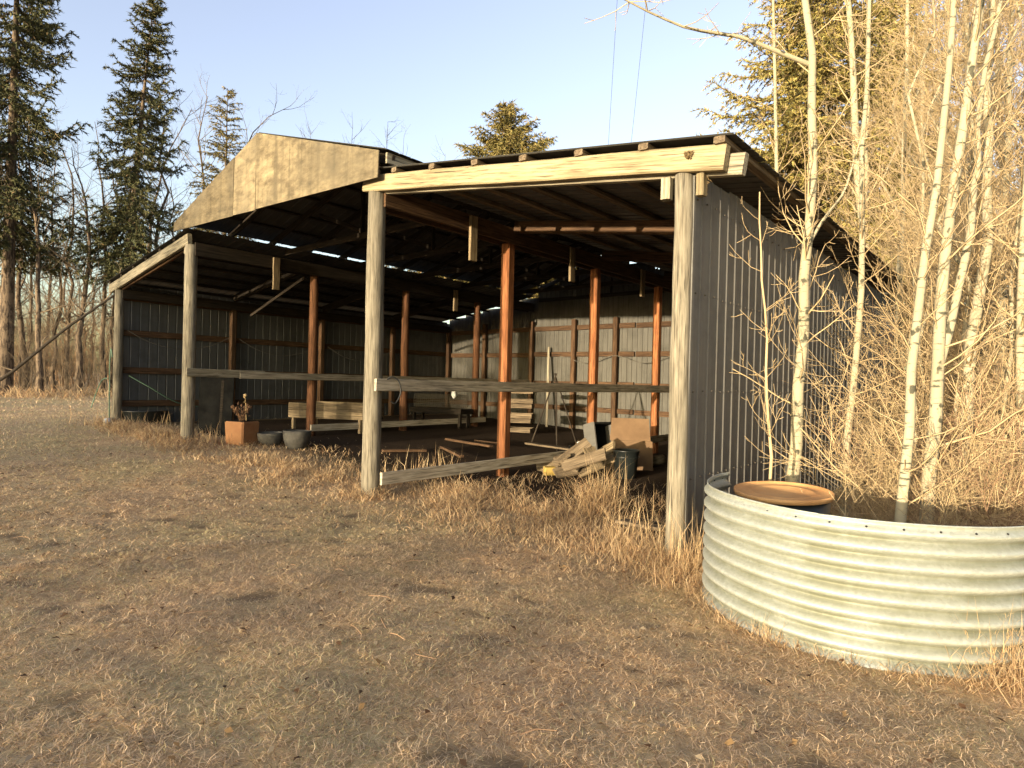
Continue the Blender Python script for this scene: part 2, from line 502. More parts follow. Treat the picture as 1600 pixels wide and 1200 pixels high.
# beams over the rows of posts (front to back)
for x, zb, mat in ((XA, 3.93, 'brown_wood'), (XB, 3.93, 'dark_wood')):
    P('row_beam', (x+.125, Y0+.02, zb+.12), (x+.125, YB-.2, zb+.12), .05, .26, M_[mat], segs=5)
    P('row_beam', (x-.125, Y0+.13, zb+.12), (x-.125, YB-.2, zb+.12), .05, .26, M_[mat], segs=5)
    for q in (.62, 1.6, 2.6, 3.4):
        y = Y0+SP*q
        xx = x+.175+.004
        P('hanger_block', (xx, y, zb+.22), (xx, y, zb-.50+.05*q), .15, .05, M_['crate_wood'], up=Vector((1, 0, 0)))
P('row_beam', (XR-.13, Y0+.1, 3.38), (XR-.13, YB-.2, 3.38), .05, .2, M_['dark_wood'])
P('row_beam', (XC+.13, Y0+.02, 3.46), (XC+.13, YB-.2, 3.46), .05, .22, M_['dark_wood'])

# front beams
def slope_board(name, x0, x1, fz, dz, y, w, h, mat, **k):
    return P(name, (x0, y, fz(x0)+dz), (x1, y, fz(x1)+dz), w, h, M_[mat], **k)
FH = .215
slope_board('front_beam', XA-.19, XR+.40, zr, FH/2, Y0-.06, .10, FH, 'pale_wood', segs=8, jit=.006)
slope_board('back_beam', XA-.10, XR+.52, zr, FH/2-.03, Y0+.055, .09, FH-.03, 'grey_wood', segs=5)
for k in (1, 2, 3):
    slope_board('cross_beam', XA+.16, XR-.02, zr, FH/2-.02, YK[k], .09, FH-.02, 'brown_wood', segs=4)
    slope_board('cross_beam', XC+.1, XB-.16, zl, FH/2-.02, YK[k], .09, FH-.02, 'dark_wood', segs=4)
slope_board('front_beam', XC-.42, XB+.06, zl, .10, Y0-.06, .08, .21, 'grey_wood', segs=6)
slope_board('back_beam', XC-.2, XB-.1, zl, .06, Y0+.05, .07, .17, 'brown_wood', segs=3)
# short blocks beside the post tops
P('block', (XR-.17, Y0-.01, zr(XR)-.005), (XR-.17, Y0-.01, zr(XR)-.20), .09, .09, M_['grey_wood'], up=Vector((0, 1, 0)))
P('block', (XR+.16, Y0-.01, zr(XR)-.03), (XR+.16, Y0-.01, zr(XR)-.22), .07, .09, M_['pale_wood'], up=Vector((0, 1, 0)))
P('block', (XB-.18, Y0-.01, zl(XB)-.03), (XB-.18, Y0-.01, zl(XB)-.16), .07, .09, M_['grey_wood'], up=Vector((0, 1, 0)))

# purlins over the lean-tos: stand on edge on the beams, front to back
PU = .062
for x in [XR+.36-.72*q for q in range(7)]:
    z = zr(x)+FH+PU/2+.002
    P('purlin', (x, Y0-.13, z), (x, YB+.1, z), .10, PU, M_['scrap_wood'], segs=4)
for x in [XC-.36+.74*q for q in range(6)]:
    z = zl(x)+.205+PU/2+.002
    P('purlin', (x, Y0-.10, z), (x, YB+.1, z), .10, PU, M_['dark_wood'], segs=4)

# ribbed sheets
_sheet = {}
def sheet_mesh(w, L, ribs=4, hgt=.010, trim=0.0):
    key = (round(w, 3), round(L, 3), ribs, hgt)
    if key in _sheet: return _sheet[key]
    prof = []
    p = w/ribs
    for r in range(ribs):
        x = r*p
        prof += [(x, 0), (x+p*.84, 0), (x+p*.89, hgt), (x+p*.95, hgt)]
    prof.append((w+.004, 0))
    k = len(prof)
    V = []
    for dz in (0, -.0025):
        for y in (0, L/2, L):
            V += [(x, y, z+dz) for x, z in prof]
    F = []
    for s in range(2):
        o = s*3*k
        for r in range(2):
            for c in range(k-1):
                a = o+r*k+c
                f = (a, a+1, a+k+1, a+k)
                F.append(f if s == 0 else f[::-1])
    for r in range(2):                                    # long edges
        F.append((r*k, (r+1)*k, 3*k+(r+1)*k, 3*k+r*k)); a = r*k+k-1
        F.append((a, 3*k+a, 3*k+a+k, a+k))
    for c in range(k-1):                                  # ends
        F.append((c, 3*k+c, 3*k+c+1, c+1)); a = 2*k+c
        F.append((a, a+1, 3*k+a+1, 3*k+a))
    me = mesh(V, F)
    _sheet[key] = me
    return me
def sheet(name, o, u, v, w, L, mat, ribs=4, hgt=.010):
    """o corner, u across, v along the ribs"""
    u = Vector(u).normalized(); v = Vector(v).normalized(); n = u.cross(v)
    M = Matrix((u, v, n)).transposed().to_4x4(); M.translation = Vector(o)+n*rnd.uniform(0, .004)
    me = sheet_mesh(w, L, ribs, hgt)
    return link(name, me, M_[mat], shed, M)
W = (YB-Y0+.0)/13
for q in range(13):
    y = Y0+.06+q*W
    d = rnd.uniform(-.03, .03)
    # outer side walls
    sheet('wall_sheet', (XR+.055+rnd.uniform(0, .003), y, .03+d*.6), (0, 1, 0), (0, 0, 1), W, 3.52, 'wall')
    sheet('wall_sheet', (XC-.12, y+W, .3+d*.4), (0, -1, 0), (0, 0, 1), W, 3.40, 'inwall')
    # lean-to roofs, ribs down the slope
    yy = y-.2
    e = rnd.uniform(-.04, .04)
    a = Vector((XR+.47+e, yy, zr(XR+.47+e)+FH+PU+.006)); b = Vector((XA-.12, yy, zr(XA-.12)+FH+PU+.006))
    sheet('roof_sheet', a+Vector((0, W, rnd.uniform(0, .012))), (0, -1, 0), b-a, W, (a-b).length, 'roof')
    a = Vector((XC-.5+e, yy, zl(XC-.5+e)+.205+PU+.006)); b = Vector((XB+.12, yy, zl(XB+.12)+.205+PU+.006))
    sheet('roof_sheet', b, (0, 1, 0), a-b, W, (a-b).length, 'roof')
nb = 17
ZPK = 5.42
WB = (XR-XC)/nb
for q in range(nb):
    x = XC-.1+q*WB
    xm = x+WB/2
    L = (zr(xm) if xm > XA else zl(xm) if xm < XB else ZPK-abs(xm-XM)*.3)+.1+(.24 if xm > XA or xm < XB else 0)
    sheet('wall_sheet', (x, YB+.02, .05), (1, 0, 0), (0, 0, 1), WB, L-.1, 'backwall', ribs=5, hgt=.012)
# girts on the walls
for z in (.75, 1.55, 2.45, 3.3):
    P('girt', (XC-.07, Y0+.12, z+.1), (XC-.07, YB-.05, z+.1), .045, .15, M_['brown_wood'], segs=5)
    P('girt', (XR+.02, Y0+.12, z), (XR+.02, YB-.05, z), .045, .14, M_['brown_wood'], segs=5)
    for xa, xb in ((XC+.05, XB-.1), (XB+.05, -9.0), (-8.95, XR-.1)):
        P('girt', (xa, YB-.03, z+.05+rnd.uniform(-.03, .03)), (xb, YB-.03, z+.05), .045, .15, M_['brown_wood'], segs=3)
# roofing screws in rows on the right wall
SV, SF = [], []
for z in (.3, .75, 1.55, 2.45, 3.3):
    for q in range(52):
        y = Y0+.06+(q+.42)*W/4; b_ = len(SV)
        for xx, r in ((XR+.052, .011), (XR+.066, .007)):
            SV += [(xx+(.004), y+r*math.cos(k*math.pi/3), z+r*math.sin(k*math.pi/3)+.006*((q*7) % 3)) for k in range(6)]
        SF += [(b_+k, b_+(k+1) % 6, b_+6+(k+1) % 6, b_+6+k) for k in range(6)]+[tuple(b_+6+k for k in range(6))]
link('screws', mesh(SV, SF), M_['wire'], shed)['kind'] = 'stuff'
# corner trim of the right wall
P('corner_trim', (XR+.075, Y0+.03, .02), (XR+.075, Y0+.03, 3.5), .03, .05, M_['wall'], up=Vector((0, 1, 0)), segs=4)

# raised middle roof
ZE, ZP, XE = 4.50, 5.50, 3.32
for s in (-1, 1):
    for q in range(13):
        y = Y0-.18+q*W
        a = Vector((XM+s*XE, y, ZE+.095)); b = Vector((XM, y, ZP+.095))
        if s > 0: sheet('roof_sheet', a, (0, -1, 0), b-a, W, (a-b).length+.01, 'roof').location.y += W
        else: sheet('roof_sheet', a, (0, 1, 0), b-a, W, (a-b).length+.01, 'roof')
    for q in range(13):
        y = Y0-.02+q*(YB-Y0)/12
        sl_ = (ZP-ZE)/XE
        P('rafter', (XM+s*(XE-.04), y, ZE-.02+.04*sl_), (XM+s*.03, y, ZP-.02), .045, .13, M_['dark_wood'], segs=2)
    for q in range(1, 5):
        xx = XM+s*XE*q/5; z = ZP-(ZP-ZE)*q/5+.068
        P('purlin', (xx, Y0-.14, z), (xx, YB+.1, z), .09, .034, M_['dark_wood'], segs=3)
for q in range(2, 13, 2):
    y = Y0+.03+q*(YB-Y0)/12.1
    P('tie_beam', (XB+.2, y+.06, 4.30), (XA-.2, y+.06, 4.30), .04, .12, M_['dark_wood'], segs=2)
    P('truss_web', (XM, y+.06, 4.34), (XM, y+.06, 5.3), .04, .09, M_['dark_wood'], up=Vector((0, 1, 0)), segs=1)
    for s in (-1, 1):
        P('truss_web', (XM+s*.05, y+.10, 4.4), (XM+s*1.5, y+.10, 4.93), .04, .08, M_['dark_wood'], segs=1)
# end boards of the raised roof, seen past the gable
P('fascia_board', (XM+XE-.06, Y0-.12, ZE-.0), (XM+XE-.06, YB+.1, ZE-.0), .035, .14, M_['grey_wood'], segs=4)
# plywood gable
def ply(name, pts, y, th=.014, curl=.0, mat='ply'):
    me_v = [(x, y+curl*rnd.uniform(-1, 1), z) for x, z in pts]; k = len(pts)
    V = me_v+[(x, yy+th, z) for x, yy, z in me_v]
    F = [tuple(range(k)), tuple(range(2*k-1, k-1, -1))]+[((i+1) % k, i, k+i, k+(i+1) % k) for i in range(k)]
    c = Vector((pts[0][0], y, pts[0][1]))
    me = mesh([Vector(v)-c for v in V], F)
    return link(name, me, M_[mat], shed, Matrix.Translation(c))
def ztop(x): return ZP+.07-abs(x-XM)*(ZP-ZE)/XE
def zbot(x): return 4.40+(x+13.08)*(4.22-4.40)/(13.08-6.62)
xs = [-13.08, -10.62, -9.85, -6.62]
ply('gable_panel', [(xs[0], zbot(xs[0])), (xs[1]-.006, zbot(xs[1])), (xs[1]-.006, ztop(xs[1])), (xs[0], ztop(xs[0])-.02)], Y0-.225, curl=.006, mat='ply_dark')
ply('gable_panel', [(xs[1]+.004, zbot(xs[1])+.01), (xs[2]-.01, zbot(xs[2])), (xs[2]-.03, ztop(xs[2])), (xs[1]+.004, ztop(xs[1]))], Y0-.22, curl=.008)
ply('gable_panel', [(xs[2]+.012, zbot(xs[2])+.015), (xs[3], zbot(xs[3])), (xs[3], ztop(xs[3])-.02), (XM+.01, ZP+.07), (xs[2]-.02, ZP+.066)], Y0-.228, curl=.007)
P('trim_strip', (xs[0], Y0-.20, zbot(xs[0])+.06), (xs[3], Y0-.20, zbot(xs[3])+.06), .03, .09, M_['dark_wood'])

# rails along the post rows
def rail(x, y0, y1, z0, z1, h, w=.045, mat='rail_wood', n=5):
    return P('rail', (x, y0, z0), (x, y1, z1), w, h, M_[mat], segs=n)
rail(XA+.175, Y0-.10, YK[3]+.5, 1.515, 1.515, .165, .05)
rail(XA+.165, Y0+.04, YK[2]-.25, .245, .24, .17, .045)
rail(XB+.155, Y0-.1, Y0+1.5, 1.63, 1.62, .16, .05, 'grey_wood', 2)
rail(XB+.165, Y0+.95, YK[4]-.4, 1.60, 1.60, .15, .05)
rail(XB+.15, YK[1]-.1, YK[3]+.3, .43, .45, .15, .05)
rail(XA+.16, YK[2]+.3, YK[3]+1.2, .33, .36, .16, .05, 'rail_wood', 3)
# brace in the left bay
P('brace', (XB-.25, YK[1]-.1, 3.9), (XC+.6, YK[1]+.2, 3.2), .04, .07, M_['dark_wood'])


# ------------------------------------------------------------------ corrugated ring, drum
ring_c = CAM + (Vector((-math.sin(YAW), math.cos(YAW), 0))*math.cos(math.radians(29.6)) + RT0*math.sin(math.radians(29.6)))*5.276
RC = Vector((ring_c.x, ring_c.y, 0)); RR = 1.1; RH = .89
ring = thing('corrugated_sheet', RC, 'curved galvanised corrugated steel sheet standing on the grass beside the shed corner', 'metal sheet')
phc = math.atan2(-RC.y, -RC.x)                            # side of the curve that faces the yard
ARC0, ARC1 = phc-math.radians(112), phc+math.radians(85)
th = np.linspace(ARC0, ARC1, 110)
dent = .012*np.sin(th*3+1)+.006*np.sin(th*7)
def ring_shell():
    na, nz = len(th), 9*8+1
    z = np.linspace(0, RH, nz)
    wave = .026*np.sin(z/RH*9*2*np.pi-1.2)
    wave[-5:] *= np.linspace(1, .0, 5)
    V = []
    for off in (0, -.003):
        r = RR+dent[None, :]+wave[:, None]+off
        V.append(np.stack([r*np.cos(th)[None, :], r*np.sin(th)[None, :], np.repeat((z-.04)[:, None], na, 1)+.006*np.sin(th*2+.5)[None, :]], -1).reshape(-1, 3))
    i = np.arange(nz-1)[:, None]*na; j = np.arange(na-1)[None, :]
    f = np.stack([i+j, i+j+1, i+na+j+1, i+na+j], -1).reshape(-1, 4)
    t = (nz-1)*na; j = j[0]; o_ = nz*na; i = i[:, 0]
    e = np.stack([t+j, t+j+1, t+j+1+o_, t+j+o_], -1)
    e1 = np.stack([i, i+na, i+na+o_, i+o_], -1); e2 = np.stack([i+na-1, i+na-1+o_, i+2*na-1+o_, i+2*na-1], -1)
    hollow_tone = np.clip(-wave/.026*.9+.2, 0, 1)                # tone turns darker and greener in the hollows of the corrugation
    hollow_tone = np.tile(np.repeat(hollow_tone[:, None], na, 1).reshape(-1, 1), (2, 3))
    return np_mesh(np.concatenate(V), np.concatenate([f, f[:, ::-1]+o_, e, e1, e2]), 4, True, hollow_tone)
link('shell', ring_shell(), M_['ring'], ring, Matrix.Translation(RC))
g = G()
g.tube(np.stack([(RR+dent)*np.cos(th), (RR+dent)*np.sin(th), RH-.04+.006*np.sin(th*2+.5)], -1), np.full(len(th), .006), 6)
link('rolled_rim', g.me(), M_['ring'], ring, Matrix.Translation(RC))
hole = None
for q in range(20):
    a = ARC0+(ARC1-ARC0)*(q+.5)/20
    p = RC+Vector((math.cos(a), math.sin(a), 0))*(RR+.012*math.sin(a*3+1)+.006*math.sin(a*7)+.006)+Vector((0, 0, RH-.08))
    if hole is None:
        n = 8
        hole = mesh([(0, .007*math.cos(2*math.pi*k/n), .007*math.sin(2*math.pi*k/n)) for k in range(n)]+[(.006, .005*math.cos(2*math.pi*k/n), .005*math.sin(2*math.pi*k/n)) for k in range(n)],
                    [(k, (k+1) % n, n+(k+1) % n, n+k) for k in range(n)]+[tuple(range(n, 2*n))])
    link('bolt_hole', hole, M_['hole'], ring, Matrix.Translation(p) @ Matrix.Rotation(a, 4, 'Z'))  # dark discs stand in for the open bolt holes

def lathe(prof, n=40, smooth=True):
    V, F = [], []
    for r, z in prof:
        for k in range(n): V.append((r*math.cos(2*math.pi*k/n), r*math.sin(2*math.pi*k/n), z))
    for i in range(len(prof)-1):
        for k in range(n):
            F.append((i*n+k, i*n+(k+1) % n, (i+1)*n+(k+1) % n, (i+1)*n+k))
    F.append(tuple(range((len(prof)-1)*n, len(prof)*n))); F.append(tuple(reversed(range(n))))
    me = mesh(V, F, smooth)
    for p in me.polygons[-2:]: p.use_smooth = False
    return me
bp = on_ground(1230, 4.85)
drum = thing('steel_drum', bp, 'black steel drum with rusty orange lid standing behind the curved corrugated sheet', 'drum')
DM = Matrix.Translation(bp) @ Matrix.Rotation(math.radians(3.0), 4, 'X')
link('body', lathe([(.30, -.02), (.305, 0), (.305, .26), (.317, .28), (.317, .3), (.305, .32), (.33, .5), (.345, .52), (.345, .54), (.33, .56), (.335, .78)]), M_['black_plastic'], drum, DM)
link('lid', lathe([(.345, .775), (.356, .778), (.36, .80), (.358, .815), (.348, .815), (.34, .803), (.25, .80), (.235, .805), (.22, .805), (.21, .80), (.02, .80)], 48), M_['rust'], drum, DM)

# ------------------------------------------------------------------ clutter in and around the shed
def rbox(sx, sy, sz, bev=.01, taper=1.0):
    """box standing on z=0 with chamfered upright edges; taper = top size / bottom size"""
    V, F = [], []
    for z, s in ((0, 1.0), (sz-bev, 1+(taper-1)), (sz, (1+(taper-1))-bev/sx)):
        x, y = sx/2*s, sy/2*s; c = bev
        for px, py in ((-x+c, -y), (x-c, -y), (x, -y+c), (x, y-c), (x-c, y), (-x+c, y), (-x, y-c), (-x, -y+c)): V.append((px, py, z))
    for i in range(2):
        for k in range(8): F.append((i*8+k, i*8+(k+1) % 8, i*8+8+(k+1) % 8, i*8+8+k))
    F.append(tuple(range(16, 24))); F.append(tuple(reversed(range(8))))
    return mesh(V, F)
def T(p, rz=0, rx=0, ry=0):
    return Matrix.Translation(p) @ Matrix.Rotation(rz, 4, 'Z') @ Matrix.Rotation(ry, 4, 'Y') @ Matrix.Rotation(rx, 4, 'X')
def stems(n, spread, h, r, mat, name, parent, base, seed, heads=True):
    g = G(); q = random.Random(seed)
    for _ in range(n):
        a = q.uniform(0, 6.28); l = h*q.uniform(.55, 1.1); s = spread*q.uniform(.3, 1)
        b = np.array([q.uniform(-.06, .06), q.uniform(-.06, .06), 0])
        tip = b+np.array([math.cos(a)*s, math.sin(a)*s, l]); mid = (b+tip)/2+np.array([-math.cos(a)*s*.18, -math.sin(a)*s*.18, .08*l])
        g.tube([b, mid, tip], [r, r*.8, r*.5], 4)
        if heads: g.tube([tip-np.array([0, 0, .01]), tip+np.array([.01, 0, .02]), tip+np.array([.015, .01, .05])], [r*1.2, r*4, r*.8], 5)
        for _k in range(3):
            t = q.uniform(.35, .95); p = b+(tip-b)*t; d = np.array([q.uniform(-1, 1), q.uniform(-1, 1), q.uniform(0, .8)])*.07
            g.tube([p, p+d*.6, p+d], [r*.6, r*1.6, r*.4], 3)
    return link(name, g.me(), M_[mat], parent, Matrix.Translation(base))

# square terracotta planter with dead plants
p = on_ground(380, 12.4)
o = thing('planter', p, 'square orange terracotta planter full of dead flower stalks', 'planter')
pot = link('pot', rbox(.44, .44, .46, .03, 1.08), M_['terracotta'], o, T(p, math.radians(20)))
link('soil', rbox(.40, .40, .012, .02), M_['black_ply'], pot, T(p+Vector((0, 0, .4605)), math.radians(20)))
stems(16, .26, .30, .006, 'brown_stalk', 'dead_flowers', o, p+Vector((0, 0, .46)), 3)
stems(1, .04, .52, .012, 'stalk', 'tall_stalk', o, p+Vector((.05, 0, .46)), 5)
for px, dp, r, h, lab in ((425, 12.5, .25, .25, 'low weathered concrete bowl between the terracotta planter and a taller bowl'), (466, 12.3, .27, .34, 'wide grey concrete planting bowl at the shed opening, taller of the two bowls')):
    p = on_ground(px, dp)
    o = link('concrete_bowl', lathe([(r*.72, -.02), (r*.95, h*.5), (r, h*.8), (r, h), (r*.9, h), (r*.86, h*.75), (r*.1, h*.7)], 28), M_['concrete'], None, T(p, rx=rnd.uniform(-.06, .06)))
    tag(o, lab, 'bowl')
# dark panel leaning by the left bay
p = on_ground(336, 13.4)
o = thing('plywood_panel', p, 'blackened plywood panel leaning upright under the left rail', 'panel')
link('sheet', rbox(.74, .03, 1.27, .004), M_['black_ply'], o, T(p, YAW, math.radians(-5)))
link('batten', rbox(.06, .03, 1.2, .004), M_['dark_wood'], o, T(p+Vector((.1, .08, 0)), YAW, math.radians(-5)))
p = on_ground(226, 15.3)
o = link('black_tub', lathe([(.46, -.02), (.5, .1), (.52, .28), (.54, .3), (.54, .32), (.5, .32), (.46, .1), (.05, .08)], 30), M_['black_plastic'], None, T(p))
tag(o, 'low black plastic tub lying in weeds against the left wall', 'tub')
p = on_ground(168, 14.6)
g = G(); g.tube([[-.22, 0, .03], [-.1, .02, .07], [.05, .0, .08], [.2, -.02, .04]], [.02, .08, .09, .03], 9)
tag(link('plastic_sack', g.me(), M_['white'], None, Matrix.Translation(p)), 'small crumpled white sack on the grass at the left corner post', 'sack')

# raised wooden bed frame
def plank_box(name, c, rz, sx, sy, h, z0, mat, label, cat, t=.04, rows=2, group=None, legs=True, floor=True, gap=0):
    o = thing(name, c, label, cat, group)
    R = Matrix.Rotation(rz, 4, 'Z')
    def pl(nm, a, b, w, hh): board(nm, c+R@Vector(a), c+R@Vector(b), w, hh, M_[mat], o, jit=.003, segs=2)
    for r in range(rows):
        hh = h/rows-.006-gap; z = z0+(gap/2 if r else -gap/2)+h*(r+.5)/rows
        for s in (-1, 1):
            pl('plank', (-sx/2, s*(sy/2-t/2), z), (sx/2, s*(sy/2-t/2), z), t, hh)
            pl('plank', (s*(sx/2-t/2), -sy/2+t, z), (s*(sx/2-t/2), sy/2-t, z), t, hh)
    if floor:
        k = 5
        for q in range(k):
            y = -sy/2+t+(sy-2*t)*(q+.5)/k
            pl('slat', (-sx/2+t, y, z0+.025), (sx/2-t, y, z0+.025), (sy-2*t)/k-.012, .022)
    if legs:
        for sx_ in (-1, 1):
            for sy_ in (-1, 1):
                a = Vector((sx_*(sx/2-.1), sy_*(sy/2-.1), -.08)); b = Vector((a.x, a.y, z0+.01))
                board('leg', c+R@a, c+R@b, .09, .09, M_[mat], o, up=Vector((0, 1, 0)), segs=1)
    return o
p = on_ground(528, 15.9)
plank_box('planting_box', p, math.radians(28), 2.0, 1.25, .38, .30, 'crate_wood', 'shallow wooden planting box raised on legs behind the middle row of posts', 'wooden box', rows=2)
p = on_ground(690, 18.3)
plank_box('low_bench', p, math.radians(8), 1.9, .6, .16, .36, 'dark_wood', 'low dark wooden bench carrying a roll of wire mesh', 'bench', rows=1)
# roll of mesh
g = G()
L = 1.55; R_ = .19
for q in range(26):
    x = -L/2+L*q/25; a = np.linspace(0, 2*np.pi, 17)
    g.tube(np.stack([np.full(17, x), R_*np.cos(a), R_*np.sin(a)], -1), np.full(17, .005), 3)
for q in range(22):
    a = 2*math.pi*q/22; g.tube([[-L/2, R_*math.cos(a), R_*math.sin(a)], [L/2, R_*math.cos(a), R_*math.sin(a)]], [.005, .005], 3)
    if q % 2: g.tube([[-L/2, .8*R_*math.cos(a), .8*R_*math.sin(a)], [L/2, .8*R_*math.cos(a), .8*R_*math.sin(a)]], [.006, .006], 3)
o = link('mesh_roll', g.me(), M_['wire'], None, T(p+Vector((0, 0, .535+R_)), math.radians(36)))
tag(o, 'roll of fencing mesh lying on the low dark bench', 'mesh roll')
# stacked open crates
cp = on_ground(812, 17.3)
for q, lab in enumerate(('bottom wooden crate of the stack behind the middle posts', 'middle wooden crate of the stack behind the middle posts', 'topmost wooden crate of the stack behind the middle posts')):
    plank_box('wooden_crate', cp+Vector((0, 0, .03+q*.40)), math.radians(30+q*4-3), .78, .62, .385, 0, 'scrap_wood', lab, 'crate', t=.022, rows=2, group='stacked crates', legs=False, gap=.075)
# three poles leaning together
tp = at(868, 588, 14.6)
o = thing('pole_tripod', on_ground(868, 14.6), 'three thin wooden poles propped together like a tripod inside the shed', 'poles')
for px, dp in ((832, 14.9), (873, 14.0), (906, 14.5)):
    f = on_ground(px, dp); f.z += .005
    d = (tp-f)
    pole('stick', f, f+d*1.04, .02, .015, M_['dark_wood'], o, n=8, segs=4, jit=.003)
tag(board('leaning_board', Vector((-11.75, YB-.55, .02)), Vector((-12.05, YB-.13, 2.75)), .08, .022, M_['grey_wood'], None, up=Vector((0, 1, 0))), 'narrow grey board leaning upright against the sunlit back wall', 'board')
a, b = on_ground(826, 14.2), on_ground(903, 13.6)
tag(board('floor_plank', a+Vector((0, 0, .12)), b+Vector((0, 0, .11)), .24, .04, M_['scrap_wood']), 'pale wide plank lying flat on low blocks by the pole tripod', 'plank')
for q, (x1, d1, x2, d2, lab) in enumerate(((600, 12.2, 668, 12.6, 'short stick on the dirt floor just behind the first right-hand rail'), (693, 13.2, 724, 12.0, 'grey board lying askew on the dark floor near the orange post'), (745, 14.6, 790, 14.0, 'short log on the dirt floor left of the crate stack'), (700, 14.6, 770, 13.4, 'long thin board on the dirt floor left of the crate stack'))):
    a, b = on_ground(x1, d1), on_ground(x2, d2)
    tag(board('loose_board', a+Vector((0, 0, .05)), b+Vector((0, 0, .045+.02*q)), .10, .05, M_['brown_wood']), lab, 'board')

# pile by the right-hand row: planks, cardboard, tubs
def tub(px, dp, r, h, lab, lid=False):
    p = on_ground(px, dp)
    o = thing('plastic_tub', p, lab, 'tub')
    bd = link('body', lathe([(r*.8, -.01), (r*.93, h*.72), (r*.95, h*.73), (r*.98, h*.95), (r*1.03, h*.96), (r*1.03, h), (r*.95, h), (r*.78, .05), (.02, .04)], 32), M_['black_plastic'], o, T(p))
    g = G(); a = np.linspace(0, 2*np.pi, 33); g.tube(np.stack([r*1.0*np.cos(a), r*1.0*np.sin(a), np.full(33, h*.76)], -1), np.full(33, .012), 5)
    link('band', g.me(), M_['black_plastic'], bd, T(p))
    return o, p
tub(981, 10.7, .225, .48, 'round black plastic tub in front of the leaning cardboard')
o, p = tub(911, 12.3, .25, .36, 'wide black tub full of scraps behind the plank pile')
for q in range(7):
    c = p+Vector((rnd.uniform(-.13, .13), rnd.uniform(-.13, .13), .27+.02*q))
    link('scrap', rbox(.13, .09, .08, .01), M_['cardboard' if q % 3 else 'white'], o, T(c, rnd.uniform(0, 3), rnd.uniform(-.5, .5), rnd.uniform(-.5, .5)))
p = on_ground(990, 11.7)
o = thing('cardboard_sheet', p, 'large brown cardboard sheet leaning against a dark cabinet', 'cardboard')
link('panel', rbox(.80, .012, .56, .002, .97), M_['cardboard'], o, T(p, YAW-.15, math.radians(-20)))
link('panel', rbox(.77, .012, .46, .002, .92), M_['cardboard'], o, T(p+T(Vector(), YAW-.15, math.radians(-20)) @ Vector((-.03, .0, .563)), YAW-.15, math.radians(-25)))
p = on_ground(948, 12.3)
o = thing('old_cabinet', p, 'dark tilted cabinet lying open on its side beside the cardboard', 'cabinet')
CM = T(p, YAW+.5, math.radians(-14))
for nm, v, s in (('side', (-.27, 0, .02), (.035, .36, .82)), ('side', (.27, 0, .02), (.035, .36, .82)), ('back', (0, .17, .02), (.5, .02, .82)), ('shelf', (0, -.01, .02), (.5, .32, .03)), ('shelf', (0, -.01, .80), (.5, .32, .035))):
    link(nm, rbox(*s, .004), M_['wall' if nm == 'side' else 'black_ply'], o, CM @ Matrix.Translation(v))
pile = [(872, 11.3, .7, 40, 5, 0), (900, 11.0, .8, 12, 10, 1), (922, 10.9, .8, 24, 20, 2), (936, 10.7, .7, 52, 25, 3), (893, 11.1, .55, 70, 12, 4), (915, 10.5, .75, 18, 22, 5), (940, 11.1, .7, -14, 30, 6), (868, 11.4, .5, 30, 2, 7), (896, 10.6, .6, 60, 10, 8), (926, 11.3, .65, 35, 42, 9), (908, 10.8, .6, 100, 18, 10), (880, 10.9, .45, -35, 8, 11), (930, 10.6, .55, 140, 30, 12), (900, 10.9, .5, 45, 48, 13)]
for px, dp, L, az, tilt, q in pile:
    c = on_ground(px, dp)+Vector((0, 0, .08+.045*q if q < 7 else .06+.055*(q-7)))
    d = Vector((math.cos(math.radians(az)), math.sin(math.radians(az)), math.sin(math.radians(tilt))))*(L/2)
    tag(board('loose_plank', c-d, c+d, .22, .05, M_['scrap_wood' if q % 3 else 'crate_wood'], None, up=Vector((.45+rnd.uniform(-.3, .3), -.6+rnd.uniform(-.3, .3), .7))), 'short plank thrown on the heap beside the black tubs', 'plank', 'planks of the heap')
p = on_ground(862, 10.75)
tag(link('yellow_block', rbox(.2, .13, .15, .012), M_['yellow'], None, T(p, .9, .1)), 'small yellow block at the foot of the plank heap', 'block')
p = on_ground(1020, 12.3)
tag(pole('log', p+Vector((-.05, -.2, .1)), p+Vector((.1, .3, .12)), .11, .10, M_['grey_wood'], None, n=12, segs=3), 'short round log on the floor behind the cardboard', 'log')
# white rag hung on the middle rail
g = G(); g.tube([[0, 0, .03], [.01, 0, -.05], [-.01, .01, -.2], [.02, 0, -.38], [0, 0, -.47]], [.04, .075, .06, .085, .02], 9)
c = Vector((XB+.30, YK[2]+1.55, 1.56))
tag(link('white_rag', g.me(), M_['white'], None, Matrix.Translation(c)), 'white rag hanging from the rail along the middle posts', 'rag')
# hose looped over the right-hand rail
c = Vector((XA+.222, Y0+.12, 1.61))
cable('hose_loop', [c+Vector((-.03, -.04, -.02)), c+Vector((.0, .02, .015)), c+Vector((.02, .12, -.04)), c+Vector((.02, .16, -.2)), c+Vector((.015, .08, -.34)), c+Vector((.01, 0, -.31))], .011, M_['black_rubber'], 'black hose end looped over the rail at the front post', 'hose')
# trough edge by the corner post
a, b = on_ground(975, 6.75), on_ground(1046, 6.2)
o = thing('broken_trough', (a+b)/2, 'broken wooden trough half buried in dry grass at the corner post', 'trough')
board('plank', a+Vector((0, 0, .12)), b+Vector((0, 0, .17)), .16, .035, M_['scrap_wood'], o)
board('plank', a+Vector((0, .0, .03)), b+Vector((0, .0, .06)), .03, .16, M_['dark_wood'], o)
board('plank', a+Vector((.02, .28, .05)), b+Vector((.02, .28, .08)), .03, .14, M_['dark_wood'], o)
